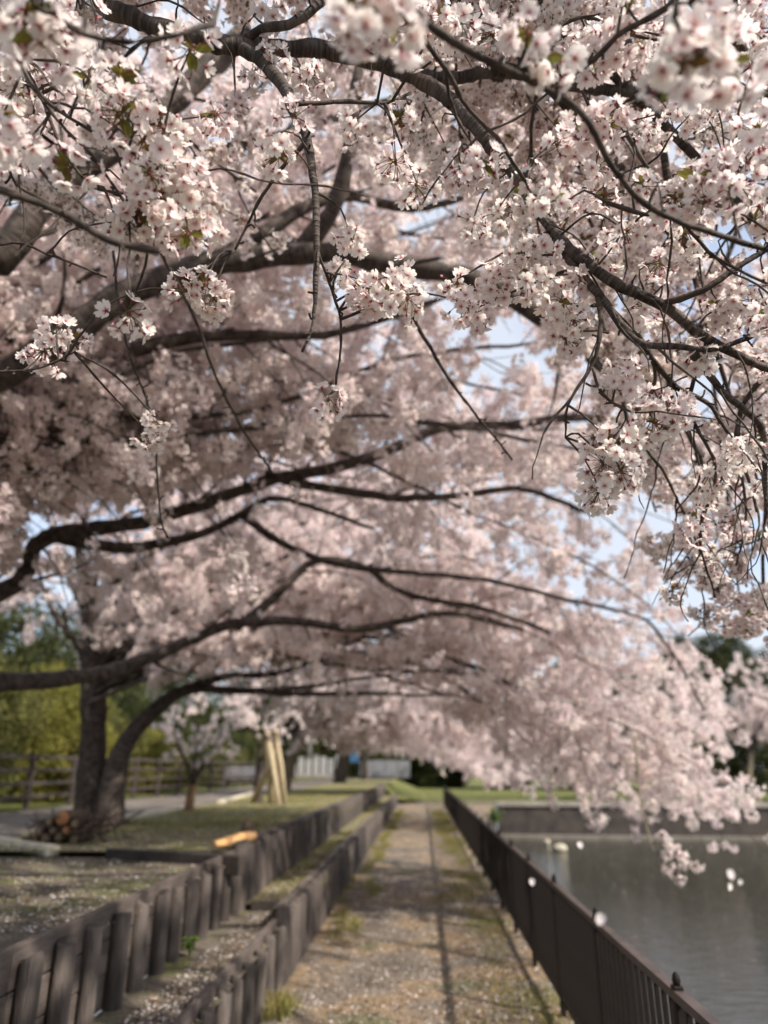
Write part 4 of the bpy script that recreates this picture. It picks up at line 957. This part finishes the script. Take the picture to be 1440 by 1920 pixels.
hb = [(-10.0, 8.5, 1.6, 2.5, 0), (-10.6, 12.2, 1.7, 2.6, 0), (-9.9, 15.0, 1.2, 1.9, 0), (-10.8, 17.0, 1.6, 1.9, 0), (-10.0, 20.2, 1.3, 1.7, 2), (-10.6, 23.5, 1.6, 1.6, 0), (-10.0, 27.5, 1.3, 1.1, 2), (-11, 31.5, 1.9, 1.7, 1), (-10.2, 36, 1.5, 1.2, 0), (-11, 41, 2, 1.6, 1), (-10.5, 46, 1.6, 1.4, 0)]
pos = ['at the far left edge behind the guard fence', 'left of the twin trunks behind the guard fence', 'low behind the guard fence beside the twin trunks', 'seen just right of the twin trunks', 'low beyond the road behind the forked sapling', 'beyond the road right of the forked sapling', 'between the forked sapling and the dark bench', 'behind the dark bench', 'left of the support poles in the distance', 'behind the leaning pale trunk', 'beside the white wall in the distance']
for i, (x, y, rx, rz, k) in enumerate(hb):
    bush('hedge_shrub', words[k][0] + ' ' + pos[i], 'shrub', x, y, Z_TOP - .1, rx, rx * 1.2, rz, words[k][1], int(420 * rx * rz), 'shrubs behind the guard fence')
for i, (x, y, rz, k, lb) in enumerate(((-14, 14, 3.2, 1, 'tall dark tree behind the hedge at the left edge'), (-14.5, 22, 3.4, 1, 'tall dark tree behind the hedge right of the twin trunks'), (-15, 31, 3.6, 1, 'tall dark tree far behind the forked sapling'), (-15, 42, 4, 1, 'tall dark tree far behind the dark bench'))):
    bush('background_tree', lb, 'tree', x, y, Z_TOP - .1, 2.8, 3.6, rz, 'dark', 1500, 'dark trees behind the hedge', (1.2, 2))
far = [(-22, 66, 9, 4), (-14, 70, 8, 5), (-6, 72, 7, 3.4), (1, 74, 7, 3.0), (8, 70, 6, 3.2), (16, 66, 7, 6.0), (24, 62, 7, 6.6), (33, 60, 8, 7.0), (43, 58, 8, 7.2), (54, 56, 9, 7.4)]
fl = ['behind the white house at far left', 'behind the leaning pale trunk in the distance', 'behind the blue panel', 'closing the view at the end of the path', 'just right of the end of the railing', 'beyond the left corner of the pond', 'beyond the pond behind the first bare trunk', 'beyond the pond right of the middle', 'beyond the far pond wall near the right edge', 'beyond the pond outside the right edge']
for i, (x, y, rx, rz) in enumerate(far):
    bush('background_tree', 'distant dark evergreen tree mass ' + fl[i], 'tree', x, y, 0, rx * .75, 4, rz, 'dark', 2600, 'distant evergreen trees', (2, 3.4))
# cherry trees on the far bank
for i, (x, y, s_, lb) in enumerate(((13.5, 43.5, 1, 'distant grey trunk cherry standing behind the left part of the pond wall'), (18.2, 42.5, 1.15, 'distant cherry with pale bare trunk behind the pond wall'), (21.0, 42.2, 1.0, 'distant cherry with forked pale trunk behind the pond wall, right of the middle'), (24.6, 42.0, 1.2, 'distant leafy pink cherry behind the pond wall near the right edge'), (29.0, 43.0, 1.2, 'distant pink cherry behind the pond wall just outside the right edge'), (9.5, 45.0, 1.1, 'distant cherry nearest the left corner of the pond wall'), (16.0, 46.5, 1.2, 'distant cherry standing back between the first two on the far bank'))):
    h = 2.6
    tree(lb, (x, y), 0, [([(x, y, -.1), (x - .2 * s_, y, 1.2), (x + .1, y, h)], .17, .12)], [(bez((x, y, h), (x + dx * .4, y, h + 1.2), (x + dx, y + dy, h + 2), (x + dx * 1.7, y + dy, ez), 7), .09, .02) for dx, dy, ez in ((-1.8, -1, 3.4), (1.8, -1, 3.4), (-.8, 1.5, 6.4), (.9, -1.5, 5.6), (-1.6, 0, 6), (1.9, .6, 5.8), (0, 0, 7.6), (-1.5, .5, 7.6), (1.4, .3, 7.8), (-2.8, 0, 5.6), (2.8, 0, 5.6), (-2.4, .5, 4.8), (2.4, 0, 4.6), (.6, .5, 7.2))],
         group='cherry trees on the far bank', grow_kw=dict(keep=lambda p: p[2] > 2.3, cl_gap=.2, tw_sp=.28, sub=1.6, spacing=.5), cs=(1.8, 2.8), mt=M_BARKPALE)

# ---------------------------------------------------------------- distant built things
M_WHITE = mat('white_paint', (.36, .36, .35), (.28, .28, .27), scale=3)
def at(x, y, zc): return P(x, y, zc)
zw = 52
o = thing('boundary_wall', 'white panelled boundary wall behind the leaning pale trunk', 'wall', tuple(at(592, 1452, zw)))
for k in range(7): link('panel', box_mesh('panel', .40, .08, 1.35 - (k % 3) * .14, M_WHITE, .01), o, (-1.65 + k * .55, 0, 0))
link('plinth', box_mesh('plinth', 4.0, .16, .2, M_CAP), o, (0, .02, -.2))
o = thing('utility_pole', 'pale grey pole rising behind the white wall', 'pole', tuple(at(579, 1450, 55)))
t = TB(); t.tube([(0, 0, 0), (0, 0, 3), (0, 0, 6.5)], [.16, .15, .12], 8); link('shaft', t.mesh('shaft', M_WHITE), o)
o = thing('panel_sign', 'small bright blue panel between the two farthest trunks', 'sign', tuple(at(664, 1455, 50)))
link('board', box_mesh('board', .6, .06, .8, mat('blue_paint', (.04, .12, .22), (.03, .09, .18), scale=6), .01), o, (0, 0, .9))
for s_ in (-.3, .3): link('leg', box_mesh('leg', .06, .06, .95, M_IRON), o, (s_, .06, -.05))
o = thing('concrete_wall', 'low grey wall in the distance right of the farthest trunk', 'wall', tuple(at(722, 1456, 56)))
for k in range(4): link('panel', box_mesh('panel', .95, .12, 1.3, mat('grey_wall', (.20, .21, .23), (.15, .16, .17), scale=3), .01), o, (-1.5 + k, 0, -.1))
pb = G(450, 1478, Z_TOP)
o = thing('bench', 'dark bench with pale edged seat beyond the road left of the support poles', 'bench', tuple(pb))
M_BN = mat('bench_metal', (.05, .05, .055), (.03, .03, .035), rough=.5); M_BP = mat('bench_slat', (.30, .30, .32), (.2, .2, .22), scale=9)
for k in range(3): link('slat', box_mesh('slat', 1.5, .11, .035, M_BP, .004), o, (0, -.14 + k * .14, .42))
for k in range(2): link('slat', box_mesh('slat', 1.5, .03, .10, M_BP, .004), o, (0, .24, .58 + k * .17))
for s_ in (-.62, .62):
    link('leg', box_mesh('leg', .06, .06, .42, M_BN), o, (s_, -.15, 0)); link('leg', box_mesh('leg', .06, .06, .84, M_BN), o, (s_, .28, 0))
# rusty ladder on the far pond wall
pr = G(1385, 1560, -1.5)
M_RUST = mat('rust', (.20, .06, .035), (.12, .04, .03), scale=15, bump=.2)
o = thing('ladder', 'rusty red metal ladder frame against the far pond wall', 'ladder', (pr[0], 36.9, -1.5))
for s_ in (-.7, .75): link('side_rail', box_mesh('side_rail', .09, .09, 1.55, M_RUST), o, (s_, 0, -.3))
for k in range(3): link('rung', box_mesh('rung', 1.36, .06, .06, M_RUST), o, (.02, 0, .1 + k * .4))
# pale float on the pond
def blob(name, r, sx, sy, sz, m, parent, loc):
    bm = bmesh.new(); bmesh.ops.create_icosphere(bm, subdivisions=3, radius=r)
    for v in bm.verts: v.co = Vector((v.co.x * sx, v.co.y * sy, v.co.z * sz)) * (1 + .04 * math.sin(v.co.x * 9 / r * .3))
    me = bpy.data.meshes.new(name); bm.to_mesh(me); bm.free(); me.materials.append(m)
    for p_ in me.polygons: p_.use_smooth = True
    return link(name, me, parent, loc)
M_FLOAT = mat('float_cream', (.45, .42, .32), (.36, .33, .25), scale=6)
pf = G(1050, 1596, -1.5); o = thing('buoy', 'large pale cream rounded buoy floating on the pond', 'buoy', tuple(pf)); blob('float', .30, 1, .7, .62, M_FLOAT, o, (0, 0, .1))
t = TB(); t.tube([(0, 0, .2), (0, 0, .34)], [.05, .04], 8); link('ring', t.mesh('ring', M_RUST), o)
pf = G(1026, 1583, -1.5); o = thing('buoy', 'small pale rounded buoy just left of the large one', 'buoy', tuple(pf)); blob('float', .15, 1, .8, .9, M_FLOAT, o, (0, 0, .08))
t = TB(); t.tube([(0, 0, .15), (0, 0, .24)], [.03, .025], 8); link('ring', t.mesh('ring', M_RUST), o)

# blossoming twig that dips towards the water at the right
dt = thing('cherry_branch', 'lone blossoming branch dipping low over the pond at the right', 'branch', tuple(P(1190, 1380, 7.5)))
o0 = -P(1190, 1380, 7.5)
pth = smooth_path(tr([(1190, 1380, 7.5), (1200, 1490, 7.4), (1215, 1560, 7.3), (1235, 1620, 7.2), (1262, 1645, 7.2)]), .08)
t = TB(); t.tube(pth + o0, np.linspace(.014, .005, len(pth)), 6); link('stem', t.mesh('stem', mat('pale_twig', (.30, .26, .18), (.2, .17, .12), scale=9)), dt)
for (x, y, z_) in ((1240, 1568, 7.3), (1255, 1580, 7.2), (1265, 1592, 7.3), (1250, 1600, 7.2), (1272, 1596, 7.3), (1252, 1625, 7.2), (1258, 1634, 7.2), (1280, 1610, 7.2), (1284, 1622, 7.25), (1305, 1622, 7.2), (1272, 1648, 7.2), (1222, 1510, 7.4), (1195, 1510, 7.4)):
    p = P(x, y, z_); link('blossom_cluster', NEAR_CL[int(x) % 6], dt, tuple(p + o0), (rng.normal() * .4, rng.normal() * .4, rng.uniform(0, 6)), (1.15,) * 3)
    d, q = nearest_on(p, [pth]); t = TB(); t.tube([q + o0, p + o0], [.004, .003], 4); link('twig', t.mesh('twig', M_TWIG), dt)

# ---------------------------------------------------------------- falling petals, fallen petals, grass
V, F, MI, T, = [], [], [], []
pv = np.array([(0, -.0095, 0), (.0065, -.004, .0015), (.0075, .004, .002), (.003, .009, .0025), (0, .0075, .001), (-.003, .009, .0025), (-.0075, .004, .002), (-.0065, -.004, .0015), (0, 0, -.001)])
pme = mesh_np('petal', pv, [(0, 1, 8), (1, 2, 8), (2, 3, 8), (3, 4, 8), (4, 5, 8), (5, 6, 8), (6, 7, 8), (7, 0, 8)], M_PETAL, {'t': [.7] * 9})
for (x, y, z_, s_, lb) in ((1126, 1724, .95, .85, 'white petal drifting down just above the black railing top'), (998, 1654, 1.1, .6, 'tiny pale petal falling in front of the black railing'), (1088, 1585, 1.1, .6, 'pale petal in the air right of the cream buoy'), (1370, 1640, 1.0, .75, 'golden lit petal in the air over the pond at the right'),
                      (1368, 1663, 1.1, .65, 'tan petal in the air below the golden one over the pond'), (1388, 1654, 1.1, .5, 'small dull petal right of the golden one over the pond'), (733, 495, 1.5, .8, 'white petal falling in front of the dark upper limb')):
    o = link('falling_petal', pme, None, tuple(P(x, y, z_)), (rng.uniform(.8, 1.6), rng.uniform(-.5, .5), rng.uniform(-.6, .6)), (s_,) * 3); tag(o, lb, 'petal', 'petals drifting in the air')
def scatter_flat(name, n, fx, size, m, label, cat, attr=True):
    P0 = np.array([fx() for _ in range(n)]); a = rng.uniform(0, 6.28, n); s = size * rng.uniform(.6, 1.2, n); tl = rng.normal(0, .25, (n, 2))
    c = np.array([(-1, -.7), (1, -.7), (1, .7), (-1, .7)]); ca, sa = np.cos(a), np.sin(a)
    X = (c[None, :, 0] * ca[:, None] - c[None, :, 1] * sa[:, None]) * s[:, None]; Y = (c[None, :, 0] * sa[:, None] + c[None, :, 1] * ca[:, None]) * s[:, None]
    Z = X * tl[:, :1] + Y * tl[:, 1:] + s[:, None] * .45
    V = np.stack([X + P0[:, :1], Y + P0[:, 1:2], Z + P0[:, 2:]], -1).reshape(-1, 3); F = np.arange(n * 4).reshape(-1, 4)
    o = link(name, mesh_np(name, V, F, m, {'t': np.full(n * 4, .7)})); stuff(o, label, cat); return o
def fpet():
    u = rng.uniform(); y = 4.5 + 16 * rng.uniform() ** 1.8
    if u < .5: return (rng.uniform(XL + .1, 1.3), y, .002)
    if u < .65: return (rng.uniform(XU + .1, XL - .08), y, (Z_MID - .05 if y < YSTEP else Z_MID) + .002)
    return (rng.uniform(-5.2, XU - .05), y, (Z_TOP - .06 if y < YSTEP else Z_TOP) + .002)
scatter_flat('fallen_petals', 15000, fpet, .0085, M_PETAL, 'scattered pale fallen cherry petals over path and terraces', 'petals')
def fstone():
    x, y, z_ = fpet(); return (x, y, z_)
scatter_flat('gravel', 14000, fstone, .011, mat('gravel_chips', (.30, .26, .21), (.12, .10, .08), scale=25), 'loose gravel chips over the path and terraces', 'gravel')
scatter_flat('leaf_litter', 7000, fpet, .013, mat('dead_leaf', (.14, .085, .045), (.06, .04, .025), scale=9), 'brown dead leaf litter scattered along the path and terraces', 'leaf litter')
def fwater():
    x = rng.uniform(2, 30); return (x, rng.uniform(2, 37) , -1.497)
scatter_flat('floating_petals', 1300, fwater, .012, M_PETAL, 'pale fallen petals floating on the dark pond water', 'petals')
GB = [[], []]
def blade_patch(cx, cy, z, rx, ry, n, h):
    p = rng.normal(size=(n, 2)) * np.array([rx, ry]) + np.array([cx, cy]); a = rng.uniform(0, 6.28, n); hh = h * rng.uniform(.4, 1.2, n); wd = .004 + hh * .05
    ln = rng.normal(0, .35, (n, 2)) * hh[:, None]
    b0 = np.stack([p[:, 0] - np.cos(a) * wd, p[:, 1] - np.sin(a) * wd, np.full(n, z)], -1); b1 = np.stack([p[:, 0] + np.cos(a) * wd, p[:, 1] + np.sin(a) * wd, np.full(n, z)], -1)
    t_ = np.stack([p[:, 0] + ln[:, 0], p[:, 1] + ln[:, 1], z + hh], -1); GB[0].append(np.stack([b0, b1, t_], 1).reshape(-1, 3))
def grass_obj(name, m, label):
    V = np.concatenate(GB[0]); o = link(name, mesh_np(name, V, np.arange(len(V)).reshape(-1, 3), m)); stuff(o, label, 'grass'); GB[0].clear()
for k in range(90):   # along the railing foot and the wall foot
    y = rng.uniform(5, 34); blade_patch(rng.normal(.76, .17), y, 0, .10, .3, 220, .04)
for k in range(40):
    y = rng.uniform(8, 34); blade_patch(XL + .16 + abs(rng.normal(0, .12)), y, 0, .06, .3, 220, .05)
for (x, y, n_, h) in ((520, 1895, 500, .11), (640, 1665, 400, .05), (655, 1650, 400, .05), (625, 1690, 300, .05), (700, 1590, 300, .05)):
    g_ = G(x, y, 0); blade_patch(g_[0], g_[1], 0, .06, .12, n_, h)
for k in range(120):
    y = 11 + 24 * rng.uniform() ** 1.4; blade_patch(rng.uniform(-5, XU - .2), y, Z_TOP, .35, .5, 160, .035)
for k in range(30):
    y = rng.uniform(8.5, 30); blade_patch(rng.uniform(XU + .15, XL - .1), y, Z_MID, .1, .4, 90, .04)
for k in range(25):
    y = rng.uniform(4.5, 7.8); blade_patch(rng.uniform(-4.5, XU - .3), y, Z_TOP - .06, .25, .25, 60, .02)
grass_obj('grass', mat('grass_blade', (.20, .21, .04), (.26, .22, .09), scale=2, transl=.3), 'short yellow green grass tufts along path and terraces')
# leafy weeds
M_WEED = mat('weed_leaf', (.14, .24, .03), (.11, .19, .03), scale=20, transl=.4)
def weed(x, y, z, h, n, label):
    g_ = G(x, y, z); o = thing('weed', label, 'plant', tuple(g_)); V = []; F = []; t = TB()
    for k in range(n):
        a = rng.uniform(0, 6.28); d = np.array([math.cos(a), math.sin(a), 0]); s = np.array([-d[1], d[0], 0]); z0 = h * rng.uniform(.3, 1); ll = h * rng.uniform(.35, .6); i = len(V)
        c = np.array([rng.normal() * h * .1, rng.normal() * h * .1, z0])
        V += [c, c + d * ll * .5 + s * ll * .25 + [0, 0, ll * .2], c + d * ll, c + d * ll * .5 - s * ll * .25 + [0, 0, ll * .2]]; F.append((i, i + 1, i + 2, i + 3))
        t.tube([np.zeros(3), c], [.002, .0015], 4)
    link('leaves', mesh_np('leaves', np.array(V), F, M_WEED), o); link('stalks', t.mesh('stalks', M_WEED), o)
weed(355, 1795, Z_MID - .05, .13, 26, 'bright green weed at the foot of the upper near log wall')
weed(168, 1895, Z_MID - .05, .07, 12, 'tiny green weed between logs at the lower left')
weed(928, 1550, 0, .5, 40, 'pale green shrubby weed growing on the pond side beyond the railing')
